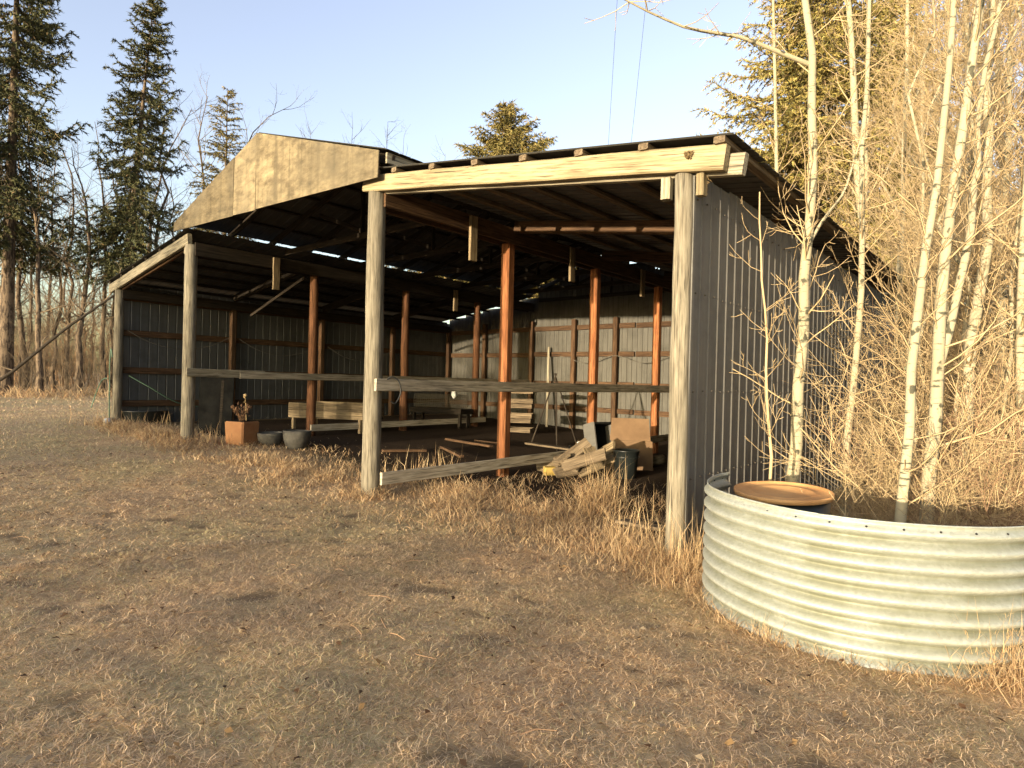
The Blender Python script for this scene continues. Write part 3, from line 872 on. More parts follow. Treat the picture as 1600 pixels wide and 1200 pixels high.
# ropes swagged along the left wall, from post to post
for k, lab in enumerate(('grey rope sagging along the left wall in the front bay', 'grey rope sagging along the left wall in the second bay', 'grey rope sagging along the left wall in the third bay')):
    y0, y1 = YK[k]+.15, YK[k+1]-.12
    pts = [Vector((XC+.12, y0+(y1-y0)*t, 2.60-.03*k-.38*(1-(2*t-1)**2))) for t in (0, .15, .3, .5, .7, .85, 1)]
    cable('rope', pts, .008, M_['rope'], lab, 'rope', group='ropes on the left wall')
pts = [Vector((XB+1.2+t*4.0, YB-.16, 2.45-.22*math.sin(t*math.pi*2)**2)) for t in np.linspace(0, 1, 13)]
cable('rope', pts, .011, M_['rope'], 'thin rope looped along the sunlit back wall', 'rope')
# green hose on the left corner post
pts = [Vector((XC-.13, Y0-.08, 1.95)), Vector((XC-.17, Y0-.10, 2.15)), Vector((XC-.16, Y0-.12, 1.8)), Vector((XC-.15, Y0-.12, 1.3)), Vector((XC-.14, Y0-.12, .9)), Vector((XC-.15, Y0-.11, .5))]
cable('garden_hose', pts, .014, M_['hose'], 'green garden hose hanging down the left corner post', 'hose')
pts = [Vector((XC-.15, Y0-.16, 1.45)), Vector((XC-.45, Y0-.2, 1.38)), Vector((XC-.72, Y0-.25, 1.0)), Vector((XC-.80, Y0-.3, .72))]
cable('garden_hose', pts, .013, M_['hose'], 'stiff green hose end arching away from the left corner post', 'hose')
pts = [Vector((XC+.12, Y0+.2, 1.52)), Vector((XC+.3, Y0+.6, 1.25)), Vector((XC+.32, Y0+1.3, .85)), Vector((XC+.3, Y0+2.2, .75)), Vector((XC+.2, Y0+2.6, .9))]
cable('garden_hose', pts, .014, M_['hose'], 'dark green hose sagging low across the left wall girt', 'hose')
# nests of dry grass
def nest(px, py, dp, s, h, lab, seed):
    g = G(); q = random.Random(seed); c = at(px, py, dp)
    for _ in range(170):
        a = q.uniform(0, 6.28); r = s*math.sqrt(q.random()); z = -h*q.random()**1.2
        r *= 1-.6*(-z/h)
        b = np.array([r*math.cos(a), r*math.sin(a)*.7, z]); d = np.array([q.uniform(-1, 1), q.uniform(-1, 1), q.uniform(-1.3, .4)])*s*.55
        g.tube([b-d*.5, b+d*.05+np.array([0, 0, .004]), b+d*.5], [.0035, .005, .002], 3)
    tag(link('bird_nest', g.me(), M_['nest'], None, Matrix.Translation(c)), lab, 'nest')
nest(1100, 271, 5.52, .07, .2, 'shaggy dry grass nest hanging beside the corner post top', 1)
nest(1076, 238, 5.44, .045, .05, 'small tuft of dry grass stuck on the front beam', 2)

# power lines
for k, (x0, x1, lab) in enumerate(((968, 946, 'thin overhead power line, one of a pair crossing the sky'), (1016, 978, 'thin overhead power line, one of a pair crossing the sky'))):
    a, b = at(x0, -60, 45), at(x1, 300, 60)
    cable('power_line', [a, (a+b)/2-Vector((0, 0, .15)), b], .016, M_['cable'], lab, 'power line', n=4, group='power lines')

# ------------------------------------------------------------------ trees
def grow(g, q, p, d, L, r, lvl, up=.25, dens=1.0, wob=.22):
    """one branch with its twigs; returns nothing, adds tubes to g"""
    n = 5 if lvl <= 1 else 4
    P = [np.array(p, float)]; d = np.array(d, float); d /= np.linalg.norm(d)
    dirs = [d]
    for i in range(n-1):
        d = d+np.array([q.uniform(-wob, wob), q.uniform(-wob, wob), q.uniform(-wob, wob)+up*.5])
        d /= np.linalg.norm(d)
        P.append(P[-1]+d*L/(n-1)); dirs.append(d)
    tip = max(.0024, r*.35)
    g.tube(P, np.linspace(r, tip, n), 5 if r > .02 else 3)
    if lvl >= 3 or L < .12: return
    k = max(2, int((L*(4.2 if lvl == 1 else 6.5))*dens*q.uniform(.8, 1.2)))
    k = min(k, 11 if lvl == 1 else 7)
    for c in range(k):
        t = q.uniform(.18, 1.0)*(n-1); i = min(int(t), n-2); f = t-i
        b = P[i]*(1-f)+P[i+1]*f
        side = np.array([q.gauss(0, 1), q.gauss(0, 1), q.gauss(0, .8)]); dd = dirs[i]
        side -= dd*(side @ dd); side /= np.linalg.norm(side)+1e-6
        ang = math.radians(q.uniform(32, 68))
        nd = dd*math.cos(ang)+side*math.sin(ang)
        grow(g, q, b, nd, L*q.uniform(.28, .55)*(1.1-.4*t/(n-1)), max(.0028, r*(1-.6*t/(n-1))*.55), lvl+1, up, dens, wob)

def resample(P, n):
    P = np.array([tuple(p) for p in P], float)
    s = np.concatenate([[0], np.cumsum(np.linalg.norm(np.diff(P, axis=0), axis=1))]); t = np.linspace(0, s[-1], n)
    return np.stack([np.interp(t, s, P[:, i]) for i in range(3)], -1)

def bare_tree(name, stems_, r0, label, group, seed, bark_m='poplar', twig_m='twig', nb=26, bl=1.2, t0=.12, up=.3, dens=1.0, extra=(), cat='tree', rtip=.35, wob=.22, noise_=.012):
    """stems_: list of polylines of world points, the first one from the ground"""
    q = random.Random(seed)
    base = Vector(stems_[0][0])
    o = thing(name, base, label, cat, group)
    gt = G(); gb = G(); B = np.array(base)
    for si, pl in enumerate(stems_):
        P = resample(pl, 14)-B
        rs = r0 if si == 0 else r0*.62
        P[1:-1] += np.array([[q.gauss(0, noise_), q.gauss(0, noise_), 0] for _ in range(len(P)-2)])
        tt = np.linspace(0, 1, len(P))
        R = rs*(1-(1-rtip)*tt)
        if si == 0: R[0] *= 1.3; R[1] *= 1.05
        gt.tube(P, R, 10 if r0 > .03 else 7)
        H = np.linalg.norm(P[-1]-P[0])
        for c in range(int(nb if si == 0 else nb*.6)):
            t = t0+(1-t0)*q.random(); f = t*(len(P)-1); i = min(int(f), len(P)-2)
            b = P[i]+(P[i+1]-P[i])*(f-i); dd = P[i+1]-P[i]; dd /= np.linalg.norm(dd)
            a = q.uniform(0, 6.28); side = np.array([math.cos(a), math.sin(a), 0]); side -= dd*(side @ dd)
            ang = math.radians(q.uniform(40, 75))
            grow(gb, q, b, dd*math.cos(ang)+side*math.sin(ang), bl*q.uniform(.45, 1.15)*(1.15-.5*t), max(.004, rs*(1-.6*t)*q.uniform(.16, .32)), 1, up, dens, wob)
    for pl, ra, rb in extra:
        P = resample(pl, 12)-B
        gt.tube(P, np.linspace(ra, rb, 12), 6)
        for c in range(14):
            i = q.randrange(3, 11); a = q.uniform(0, 6.28)
            grow(gb, q, P[i], np.array([math.cos(a), math.sin(a), q.uniform(-.2, .6)]), q.uniform(.25, .6), .006, 2, .2)
    link('trunk', gt.me(), M_[bark_m], o, Matrix.Translation(base))
    if gb.V: link('crown', gb.me(False), M_[twig_m], o, Matrix.Translation(base))
    return o
def stem(pts, dp):
    """photo points of a trunk seen at distance dp; continued down to the ground"""
    a = at(*pts[0], dp)
    ps = [at(x, y, dp) for x, y in pts]
    f = ps[0].copy(); f.z = g0(f.x, f.y)-.05
    if f.z < ps[0].z-.1: ps = [f]+ps
    else: ps[0] = f
    return ps

# poplars beside the shed
PG = 'pale poplars of the thicket beside the shed'
dp = 6.2
bare_tree('poplar_tree', [stem([(1238, 760), (1250, 600), (1261, 400), (1270, 200), (1260, 0), (1252, -260)], dp)], .066,
          'pale poplar standing close to the grey side wall directly behind the drum', PG, 11, nb=34, bl=1.0, t0=.2,
          extra=[([at(1263, 100, dp), at(1160, 58, dp-.1), at(1075, 45, dp-.2), at(1020, 22, dp-.3), at(955, -12, dp-.4)], .026, .007),
                 ([at(1262, 385, dp), at(1285, 345, dp), at(1320, 300, dp+.1), at(1350, 200, dp+.2)], .018, .006)])
bare_tree('poplar_tree', [stem([(1407, 830), (1411, 790), (1424, 575), (1456, 350), (1487, 0), (1508, -260)], 4.75)], .042,
          'slim straight poplar behind the corrugated sheet with a grey band at its foot', PG, 12, nb=34, bl=.95, t0=.12)
bare_tree('poplar_tree', [stem([(1446, 830), (1450, 800), (1461, 650), (1467, 500), (1486, 330), (1529, 0), (1552, -260)], 5.0), [at(1468, 570, 5.0), at(1492, 480, 5.05), at(1512, 380, 5.1), at(1532, 180, 5.2), at(1580, -100, 5.3)]], .056,
          'forked poplar with two upright stems behind the corrugated sheet', PG, 13, nb=40, bl=1.0, t0=.12)
T_LAB = 'pale poplar in the dense thicket beyond the corrugated sheet'
for k, (pts, dpt, r, nb, bl) in enumerate([
        ([(1500, 790), (1515, 575), (1540, 350), (1545, 112), (1562, -200)], 6.3, .066, 32, 1.0),
        ([(1322, 720), (1337, 560), (1347, 400), (1352, 200), (1362, -150)], 7.2, .045, 26, 1.0),
        ([(1400, 640), (1406, 400), (1414, 187), (1420, -200)], 10.5, .055, 28, 1.3),
        ([(1560, 760), (1566, 500), (1572, 250), (1590, -150)], 7.6, .062, 30, 1.2),
        ([(1600, 790), (1592, 560), (1604, 300), (1625, -200)], 6.0, .05, 28, 1.0),
        ([(1530, 720), (1528, 400), (1515, 150), (1500, -200)], 9.2, .08, 30, 1.3),
        ([(1480, 700), (1484, 430), (1478, 180), (1482, -150)], 11.5, .085, 30, 1.4),
        ([(1640, 800), (1650, 500), (1660, 200), (1665, -200)], 6.6, .06, 26, 1.1),
        ([(1585, 700), (1582, 420), (1560, 150), (1552, -100)], 12.5, .09, 26, 1.5),
        ([(1440, 690), (1446, 420), (1440, 200), (1452, -80)], 14.5, .08, 28, 1.5),
        ([(1690, 760), (1692, 420), (1705, 50), (1712, -250)], 7.5, .07, 24, 1.2)]):
    bare_tree('poplar_tree', [stem(pts, dpt)], r, T_LAB, PG, 30+k, nb=int(nb*1.5), bl=bl*1.15, t0=.1)
bare_tree('poplar_tree', [stem([(1352, 600), (1350, 375), (1337, 225), (1326, 0), (1318, -160)], 17.2), [at(1349, 370, 17.2), at(1354, 200, 17.3), at(1358, -100, 17.4)]], .15,
          'tall double-stemmed poplar rising behind the far end of the shed roof', PG, 51, nb=40, bl=2.0, t0=.25)
bare_tree('poplar_tree', [stem([(1222, 600), (1214, 281), (1210, 100), (1206, -120)], 17.6)], .08,
          'thin upright poplar rising behind the shed roof', PG, 52, nb=30, bl=1.6, t0=.3)
# small shrub against the wall
bare_tree('bare_shrub', [stem([(1205, 745), (1202, 690), (1196, 612), (1194, 480), (1192, 387), (1187, 300)], 5.5)], .017,
          'spindly bare shrub with arching twigs in front of the grey side wall', 'bare shrubs', 60, bark_m='twig', nb=20, bl=.62, t0=.28, up=.32, cat='shrub', dens=.8)
# shrubs of the thicket
def shrub_mesh(h, n, spread, seed, r=.012, dens=1.0, up=.05):
    q = random.Random(seed); g = G()
    for _ in range(n):
        a = q.uniform(0, 6.28); l = q.uniform(0, 1)**.6*spread
        b = np.array([q.uniform(-.15, .15), q.uniform(-.15, .15), -.03])
        grow(g, q, b, np.array([math.cos(a)*l, math.sin(a)*l, 1.0]), h*q.uniform(.55, 1.1), r*q.uniform(.7, 1.2), 1, up, dens)
    return g.me(False)
SH = [shrub_mesh(2.2, 15, (1.0, 1.2, .8, 1.1)[k], 70+k) for k in range(4)]
q_ = random.Random(77)
spots = [(1372, 5.9, .55), (1415, 6.3, .8), (1450, 6.0, .75), (1500, 5.6, .8), (1555, 5.2, .7), (1590, 6.1, .9), (1640, 5.4, .8), (1395, 7.6, .7), (1440, 8.0, 1.0), (1490, 7.2, 1.0), (1545, 7.8, 1.05), (1600, 7.4, 1.0), (1660, 7.0, .9),
         (1410, 10.5, 1.2), (1470, 10.0, 1.25), (1530, 10.8, 1.3), (1590, 10.2, 1.2), (1440, 13.5, 1.5), (1500, 14.0, 1.5), (1565, 13.0, 1.5), (1620, 13.5, 1.5), (1470, 5.2, .5), (1530, 4.9, .45), (1442, 4.95, .55), (1505, 4.65, .5), (1385, 5.5, .5), (1575, 4.7, .6), (1415, 5.6, .6), (1575, 9.0, 1.2), (1640, 9.0, 1.2), (1680, 11, 1.3)]
for k, (px, d_, sc) in enumerate(spots):
    b = on_ground(px, d_)
    o = link('bare_shrub', SH[k % 4], M_[('twig', 'twig', 'brown_twig', 'twig')[k % 4]], None, Matrix.Translation(b) @ Matrix.Rotation(k*1.9, 4, 'Z') @ Matrix.Scale(sc, 4))
    tag(o, ('reddish-brown leafless shrub' if k % 4 == 2 else 'tangled tan leafless shrub')+' among the poplar trunks beyond the corrugated sheet', 'shrub', 'shrubs of the thicket')
# thin saplings that fill the thicket up to its top
def sapling_meshes(h, seed, r, nb, bl, dens=1.0, t0=.1, wob=.22, up=.25):
    q = random.Random(seed); gt = G(); gb = G()
    P = np.array([[q.gauss(0, .02)*i, q.gauss(0, .02)*i, h*i/11] for i in range(12)]); P[0] = (0, 0, -.05)
    gt.tube(P, r*(1-.75*np.linspace(0, 1, 12)), 7)
    for c in range(nb):
        t = t0+(1-t0)*q.random(); f = t*11; i = min(int(f), 10); b = P[i]+(P[i+1]-P[i])*(f-i); a = q.uniform(0, 6.28); an = math.radians(q.uniform(35, 75))
        grow(gb, q, b, [math.cos(a)*math.sin(an), math.sin(a)*math.sin(an), math.cos(an)], bl*q.uniform(.45, 1.15)*(1.15-.5*t), max(.005, r*.3*(1-.6*t)), 1, up, dens, wob)
    return gt.me(), gb.me(False)
SAP = [sapling_meshes(8.5, 90+k, .032, 85, 1.4) for k in range(3)]
def put(name, meshes, base, sc, rz, bm, tm, label, group):
    o = thing(name, base, label, 'tree', group)
    Mx = Matrix.Translation(base) @ Matrix.Rotation(rz, 4, 'Z') @ Matrix.Scale(sc, 4)
    link('trunk', meshes[0], M_[bm], o, Mx); link('crown', meshes[1], M_[tm], o, Mx)
for k, (px, d_, sc) in enumerate([(1435, 7.0, .9), (1470, 8.4, 1.0), (1510, 6.7, .9), (1535, 8.8, 1.1), (1570, 6.6, .9), (1612, 8.0, 1.0), (1655, 6.2, .9), (1420, 11.8, 1.2), (1460, 12.6, 1.3), (1505, 12.0, 1.25), (1550, 11.4, 1.2), (1600, 12.2, 1.3), (1640, 11, 1.2), (1390, 14.5, 1.2), (1330, 19, 1.4), (1280, 19.5, 1.3), (1430, 17, 1.5), (1520, 16.5, 1.5), (1590, 16, 1.5), (1492, 9.6, 1.1), (1528, 7.4, .95), (1556, 9.9, 1.1), (1584, 8.9, 1.1), (1628, 9.6, 1.15), (1448, 9.4, 1.0)]):
    put('poplar_sapling', SAP[k % 3], on_ground(px, d_), sc, k*2.1, 'poplar', 'twig', 'thin twiggy poplar sapling in the thicket beyond the corrugated sheet', 'poplar saplings of the thicket')

# spruces
def spruce_meshes(h, rmax, cb, seed, whorl=.34, nbr=6, spike=.13, droop=.35, per=9, sparse=0.0, lean=(0, 0), pw=.8, bright=1.0):
    q = random.Random(seed); rs = np.random.RandomState(seed)
    gt = G()
    tz = np.linspace(0, 1, 12)
    ctr = lambda z: np.array([lean[0]*(z/h)**1.3, lean[1]*(z/h)**1.3, z])
    gt.tube([ctr(h*t) for t in tz], np.maximum(.012, h*.0125*(1-tz)**.9), 9)
    segs = []; wts = []
    z = cb
    while z < h-.15:
        t = (z-cb)/(h-cb)
        Lm = rmax*(1-t)**pw*(.55+.45*min(1, t*5+.3))+.12
        for b in range(nbr):
            if q.random() < sparse: continue
            a = q.uniform(0, 6.28); L = Lm*q.uniform(.6, 1.12)
            zz = z+q.uniform(-.5, .5)*whorl
            n = max(4, int(L/.22))
            s = np.linspace(0, 1, n)
            dr = droop*(1-t*.9)
            path = ctr(zz)[None, :]+np.stack([math.cos(a)*L*s, math.sin(a)*L*s, L*(.18*t*s*2 - dr*np.sin(s*2.2)*.9 + .22*dr*s**3)], -1)
            gt.tube(path, np.linspace(.02+.008*L, .004, n), 3)
            for i in range(1, n):
                segs.append((path[i-1], path[i])); wts.append(1.0)
                tw = .42*L*(1-s[i]*.75)*q.uniform(.5, 1.1)+.06
                for sd_ in (-1, 1):
                    aa = a+sd_*q.uniform(.6, 1.05)
                    e = path[i]+np.array([math.cos(aa)*tw, math.sin(aa)*tw, -tw*q.uniform(.15, .75)*(1-t*.6)])
                    m_ = (path[i]+e)/2+np.array([0, 0, .05*tw])
                    segs.append((path[i], m_)); segs.append((m_, e)); wts += [1, 1]
        z += whorl*q.uniform(.75, 1.25)*(1-.45*t)
    S = np.array([[*a, *b] for a, b in segs]); A, B = S[:, :3], S[:, 3:]
    ln = np.linalg.norm(B-A, axis=1)
    k = np.maximum(2, (per*ln/.2)).astype(int)
    idx = np.repeat(np.arange(len(A)), k); m_ = len(idx)
    u = rs.rand(m_, 1)
    D = (B-A)[idx]; D /= np.linalg.norm(D, axis=1)[:, None]+1e-9
    p0 = A[idx]+(B-A)[idx]*u
    nd = D*.75+rs.normal(0, .5, (m_, 3)); nd /= np.linalg.norm(nd, axis=1)[:, None]
    sl_ = spike*rs.uniform(.6, 1.25, (m_, 1))
    w = np.cross(nd, rs.normal(0, 1, (m_, 3))); w /= np.linalg.norm(w, axis=1)[:, None]+1e-9
    w *= spike*.14
    V = np.stack([p0-w, p0+w, p0+nd*sl_], 1).reshape(-1, 3)
    F = np.arange(m_*3).reshape(-1, 3)
    mixv = rs.rand(m_, 1)
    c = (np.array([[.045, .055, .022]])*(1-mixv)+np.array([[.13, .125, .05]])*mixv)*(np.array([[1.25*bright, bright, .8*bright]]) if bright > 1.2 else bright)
    dead = rs.rand(m_, 1) < .06*bright
    c = np.where(dead, np.array([[.15, .10, .05]]), c)
    return gt.me(), np_mesh(V, F, 3, False, np.repeat(c, 3, 0))
def spruce(px, dpt, meshes, label, group, scale=1.0, rz=0.0, loc=None, name='spruce_tree', wide=1.0):
    b = loc if loc is not None else on_ground(px, dpt)
    o = thing(name, b, label, 'tree', group)
    Mx = Matrix.Translation(b) @ Matrix.Rotation(rz, 4, 'Z') @ Matrix.Diagonal((scale*wide, scale*wide, scale, 1))
    link('trunk', meshes[0], M_['spruce_bark'], o, Mx)
    link('crown', meshes[1], M_['needles'], o, Mx)
    return o
rr = (RT0.x, RT0.y)
SPG = 'tall spruces around the shed'
spA = spruce_meshes(23, 3.3, 6.8, 1, .46, 6, .19, .85, 9, .12, (rr[0]*.2, rr[1]*.2), .8, .75)
spB = spruce_meshes(18.2, 2.7, 6.4, 2, .40, 6, .17, .95, 12, .10, (rr[0]*1.2, rr[1]*1.2), .72, .75)
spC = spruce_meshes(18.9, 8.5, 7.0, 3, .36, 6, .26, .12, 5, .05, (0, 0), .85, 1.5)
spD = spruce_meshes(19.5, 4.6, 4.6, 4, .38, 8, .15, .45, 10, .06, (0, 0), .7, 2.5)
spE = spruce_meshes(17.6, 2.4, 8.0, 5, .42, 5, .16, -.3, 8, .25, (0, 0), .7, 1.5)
spruce(8, 26, spA, 'tall dark spruce with long drooping limbs at the edge of the left wood', SPG)
spruce(186, 28, spB, 'narrow dark spruce with a sunlit tip rising left of the plywood gable', SPG)
spruce(345, 36, spE, 'thin sparse sunlit conifer behind the plywood gable', SPG)
spruce(783, 40, spC, 'bushy green spruce top showing above the shed roof', SPG)
spruce(1262, 20.5, spD, 'big golden-lit spruce behind the poplars and the shed corner', SPG)
spruce(1395, 24, spD, 'second big spruce half hidden by the poplar thicket', SPG, .95, 2.0)

# bare trees of the left wood
WG = 'bare trees of the left wood'
for k, (pts, dpt, r, nb) in enumerate([
        ([(62, 560), (58, 445), (52, 330), (40, 180)], 26, .13, 26), ([(122, 586), (129, 480), (143, 400), (136, 330), (112, 230)], 27, .15, 30),
        ([(85, 570), (96, 470), (80, 330), (92, 200)], 29, .1, 26), ([(160, 560), (168, 440), (160, 300), (148, 190)], 30, .13, 28),
        ([(40, 575), (28, 460), (36, 300), (10, 160)], 31, .15, 26), ([(-30, 580), (-20, 420), (-35, 200)], 27, .2, 24),
        ([(215, 480), (238, 330), (262, 240), (300, 170)], 33, .14, 28), ([(300, 400), (318, 290), (310, 200), (325, 150)], 36, .16, 34), ([(380, 400), (375, 250), (405, 190), (455, 165)], 37, .14, 34)]):
    bare_tree('bare_tree', [stem(pts, dpt)], r, 'leafless brown-barked tree standing in the left wood', WG, 200+k, 'spruce_bark', 'grey_twig', rtip=.08, nb=nb, bl=3.4, t0=.25, dens=.42, wob=.3, noise_=.06)
for k, (px, d_, top) in enumerate([(545, 40, 200), (600, 42, 190), (625, 44, 215), (690, 42, 240), (480, 40, 205)]):
    bare_tree('bare_tree', [stem([(px-5, 450), (px, 330), (px+6, top)], d_)], .12, 'leafless tree whose twigs just top the shed roof', 'bare trees behind the shed', 230+k, 'spruce_bark', 'grey_twig', rtip=.06, nb=34, bl=2.6, t0=.4, dens=.45, wob=.3)
WD = [sapling_meshes(12.0, 120+k, .11, 34, 3.2, .5, .2, .3, .2) for k in range(3)]
q_ = random.Random(31)
for k in range(30):
    px = -260+k*20.5+q_.uniform(-12, 12)
    put('bare_tree', WD[k % 3], on_ground(px, q_.uniform(29, 44)), q_.uniform(.75, 1.15), k*1.7, 'spruce_bark', 'grey_twig', 'slender leafless tree deep in the left wood', 'slender trees of the left wood')
# leaning dead trunk
a, b = at(-60, 612, 19), at(186, 456, 16.4)
a.z = g0(a.x, a.y)-.03
g = G(); P_ = resample([a, a+(b-a)*.35+Vector((0, 0, -.10)), a+(b-a)*.7+Vector((0, 0, .05)), b], 12)
g.tube(P_-np.array(a), np.linspace(.055, .028, 12), 8)
o = thing('fallen_trunk', a, 'dead grey trunk leaning up against the left eave', 'trunk')
link('stem', g.me(), M_['dark_wood'], o, Matrix.Translation(a))
g = G(); q_ = random.Random(4)
for i in (4, 6, 8, 9, 10):
    grow(g, q_, P_[i]-np.array(a), [q_.uniform(-1, 1), q_.uniform(-1, 1), .5], 1.1, .02, 1, .1, .5)
link('twigs', g.me(False), M_['grey_twig'], o, Matrix.Translation(a))

# brushwood along the edges: one mass nobody could count
def brush(name, spots, h, n, seed, twig, label, r=.014, dens=.55):
    q = random.Random(seed); g = G()
    for px, d_ in spots:
        c = on_ground(px, d_)
        for _ in range(n):
            a = q.uniform(0, 6.28); l = q.random()*.6
            b = np.array([c.x+q.uniform(-.5, .5), c.y+q.uniform(-.5, .5), c.z-.05])
            grow(g, q, b, [math.cos(a)*l, math.sin(a)*l, 1], h*q.uniform(.45, 1.15), r*q.uniform(.7, 1.2), 1, .05, dens)
    o = link(name, g.me(False), M_[twig], None)
    return tag(o, label, 'brush', kind='stuff')
q_ = random.Random(9)
brush('brushwood', [(q_.uniform(-330, 330), q_.uniform(26, 33)) for _ in range(70)], 3.4, 6, 5, 'grey_twig', 'dense grey-brown undergrowth along the edge of the left wood')
M_['leaf_brush'] = simple('russet_leafy_brush', (.26, .15, .075), (.42, .27, .15), 3, .9)
brush('far_brushwood', [(q_.uniform(-420, 420), q_.uniform(36, 52)) for _ in range(75)], 5.6, 6, 6, 'leaf_brush', 'russet undergrowth deeper in the left wood', .035, .36)
brush('back_brushwood', [(q_.uniform(1180, 1750), q_.uniform(18, 32)) for _ in range(50)], 4.2, 5, 7, 'twig', 'tan undergrowth behind the poplar thicket', .016, .6)

# unseen spruces added behind the camera, sized to shade lawn and shed
HG = 'unseen spruces added to shade lawn and shed'
shade_spruce = spruce_meshes(6.0, 2.6, .2, 21, .40, 5, .15, .3, 4, .12)
for k, (x, s, w) in enumerate([(-2.6, .40, 1.0), (-4.2, .42, 1.1), (-5.6, .40, 1.1), (-7.0, .36, 1.0), (-8.6, .34, 1.2), (-10.0, .36, 1.2), (-11.2, .50, .8), (-12.0, 1.0, .7), (-12.9, 1.15, .8), (-13.9, 1.2, .9), (-15.2, 1.2, .9), (-16.6, 1.1, .9), (-18.6, .45, 1.2), (-21, .4, 1.2), (-24, .45, 1.2), (-28, .6, 1.3), (-33, .7, 1.4), (-38, .7, 1.4)]):
    y = -29-(k % 3)*1.3
    spruce(0, 0, shade_spruce, 'young bushy spruce added out of view to shade lawn and shed', HG, s, k*1.3, Vector((x+SUN_DX*35, y, g0(x, y))), wide=w)

# ------------------------------------------------------------------ grass
def blades(x, y, L, W_, lean, tint, seed, curl=.5, flat=1.0):
    rs = np.random.RandomState(seed); n = len(x)
    z = relief(x, y)
    a = rs.uniform(0, 2*np.pi, n); le = lean*rs.uniform(.55, 1.2, n)
    le = np.clip(le, 0, 1.5)
    h1 = L*.55
    d = np.stack([np.cos(a), np.sin(a)], -1)
    p0 = np.stack([x, y, z-.006], -1)
    m1 = np.concatenate([d*(np.sin(le*.7)*h1)[:, None], (np.cos(le*.7)*h1)[:, None]], 1)
    a2 = a+rs.normal(0, curl, n); le2 = np.clip(le*1.25+rs.normal(0, .25, n), 0, 2.0)
    d2 = np.stack([np.cos(a2), np.sin(a2)], -1)
    m2 = m1+np.concatenate([d2*(np.sin(le2)*L*.5)[:, None], (np.cos(le2)*L*.5)[:, None]], 1)
    m1[:, 2] *= flat; m2[:, 2] *= flat
    m2[:, 2] = np.maximum(m2[:, 2], .004)
    w = np.stack([-np.sin(a+rs.normal(0, .8, n)), np.cos(a), np.zeros(n)], -1)*(W_/2)[:, None]
    V = np.stack([p0-w, p0+w, p0+m1-w*.85, p0+m1+w*.85, p0+m2], 1).reshape(-1, 3)
    o = np.arange(n)[:, None]*5
    F = np.concatenate([o+np.array([[0, 1, 3]]), o+np.array([[0, 3, 2]]), o+np.array([[2, 3, 4]])], 0)
    return np_mesh(V, F, 3, False, np.repeat(tint, 5, 0))
PAL = np.array([[.82, .64, .43], [.74, .55, .355], [.64, .455, .28], [.62, .52, .31], [.47, .43, .23], [.25, .165, .10]])
def lawn_points(n, r0, r1, seed):
    rs = np.random.RandomState(seed)
    r = np.sqrt(rs.uniform(r0*r0, r1*r1, n)); a = rs.uniform(-.86, .86, n)
    fx, fy = -math.sin(YAW), math.cos(YAW)
    c, s = np.cos(a), np.sin(a)
    return r*(fx*c+RT0.x*s), r*(fy*c+RT0.y*s), rs
def tints(x, y, rs, warm=0.0):
    n = len(x)
    grn = np.clip((fbm(x*.35+3, y*.35, 31)-.46)*7+np.clip((-x-5)/9, -.5, .42), 0, 1)
    brn = np.clip((fbm(x*.8, y*.8, 41)-.5)*4, 0, 1)
    w = np.stack([.30+0*grn, .34+0*grn, .30+.5*brn, .05+.9*grn, .03+.35*grn, .10+.15*brn], -1)
    w[:, 0] += warm
    w /= w.sum(1)[:, None]
    c = (np.cumsum(w, 1) < rs.rand(n, 1)).sum(1)
    return PAL[np.clip(c, 0, 5)]*rs.uniform(.6, 1.22, (n, 1))
def keep(x, y, rs):
    inside = (x > XC-.1) & (x < XR+.1) & (y > Y0+.2)
    pr = np.where(inside, np.exp(-(y-Y0-.2)/.55)*.8, 1.0)
    pr = np.where(inside & (y > YB+.05), 1, pr)
    bare = fbm(x*4.2, y*4.2, 55)
    pr *= np.clip(1-(.33-bare)*7, .2, 1)
    return rs.rand(len(x)) < pr
lawn = [(300000, 2.2, 6.5, .085, .0030, .42), (175000, 6.3, 11.5, .095, .0054, .43), (120000, 11.2, 22, .12, .009, .55), (50000, 21.5, 46, .16, .022, .6)]
for k, (n, r0, r1, L, w, fl) in enumerate(lawn):
    x, y, rs = lawn_points(n, r0, r1, 300+k)
    kk = keep(x, y, rs); x, y = x[kk], y[kk]; n = len(x)
    tuft = .6+.9*fbm(x*3.1, y*3.1, 77)
    o = link('lawn_grass', blades(x, y, L*tuft*rs.uniform(.5, 1.35, n), w*rs.uniform(.7, 1.3, n), np.full(n, 1.3), tints(x, y, rs), 310+k, .9, fl), M_['blades'])
    tag(o, ['matted straw-coloured mown grass underfoot', 'matted mown grass in the middle of the yard', 'mown grass in front of the left bays', 'pale mown grass out to the edge of the wood'][k], 'grass', kind='stuff')
# tall dry weeds: along the open front, round posts, ring and corner
rs = np.random.RandomState(5)
X_, Y_, L_ = [], [], []
def patch(n, x0, x1, yc, sy, h0, h1):
    x = rs.uniform(x0, x1, n); y = yc+rs.normal(0, sy, n)
    cl = fbm(x*1.6, y*1.6, 91)
    ok = rs.rand(n) < np.clip((cl-.25)*2.6, .05, 1)
    X_.append(x[ok]); Y_.append(y[ok]); L_.append((h0+(h1-h0)*rs.rand(n)**1.6*np.clip(cl*1.6, .4, 1.2))[ok])
def clump(n, x, y, s, h0, h1):
    X_.append(x+rs.normal(0, s, n)); Y_.append(y+rs.normal(0, s, n)); L_.append(rs.uniform(h0, h1, n))
patch(13000, XB, XA, Y0-.1, .34, .06, .26)
patch(8000, XC-.2, XB, Y0-.05, .28, .10, .40)
patch(17000, XA, XR-.2, Y0+.45, .55, .06, .24)
patch(4000, XB, XA, Y0+.9, .5, .06, .26)
patch(2500, XA+.2, XR-.4, Y0+2.0, .7, .06, .3)
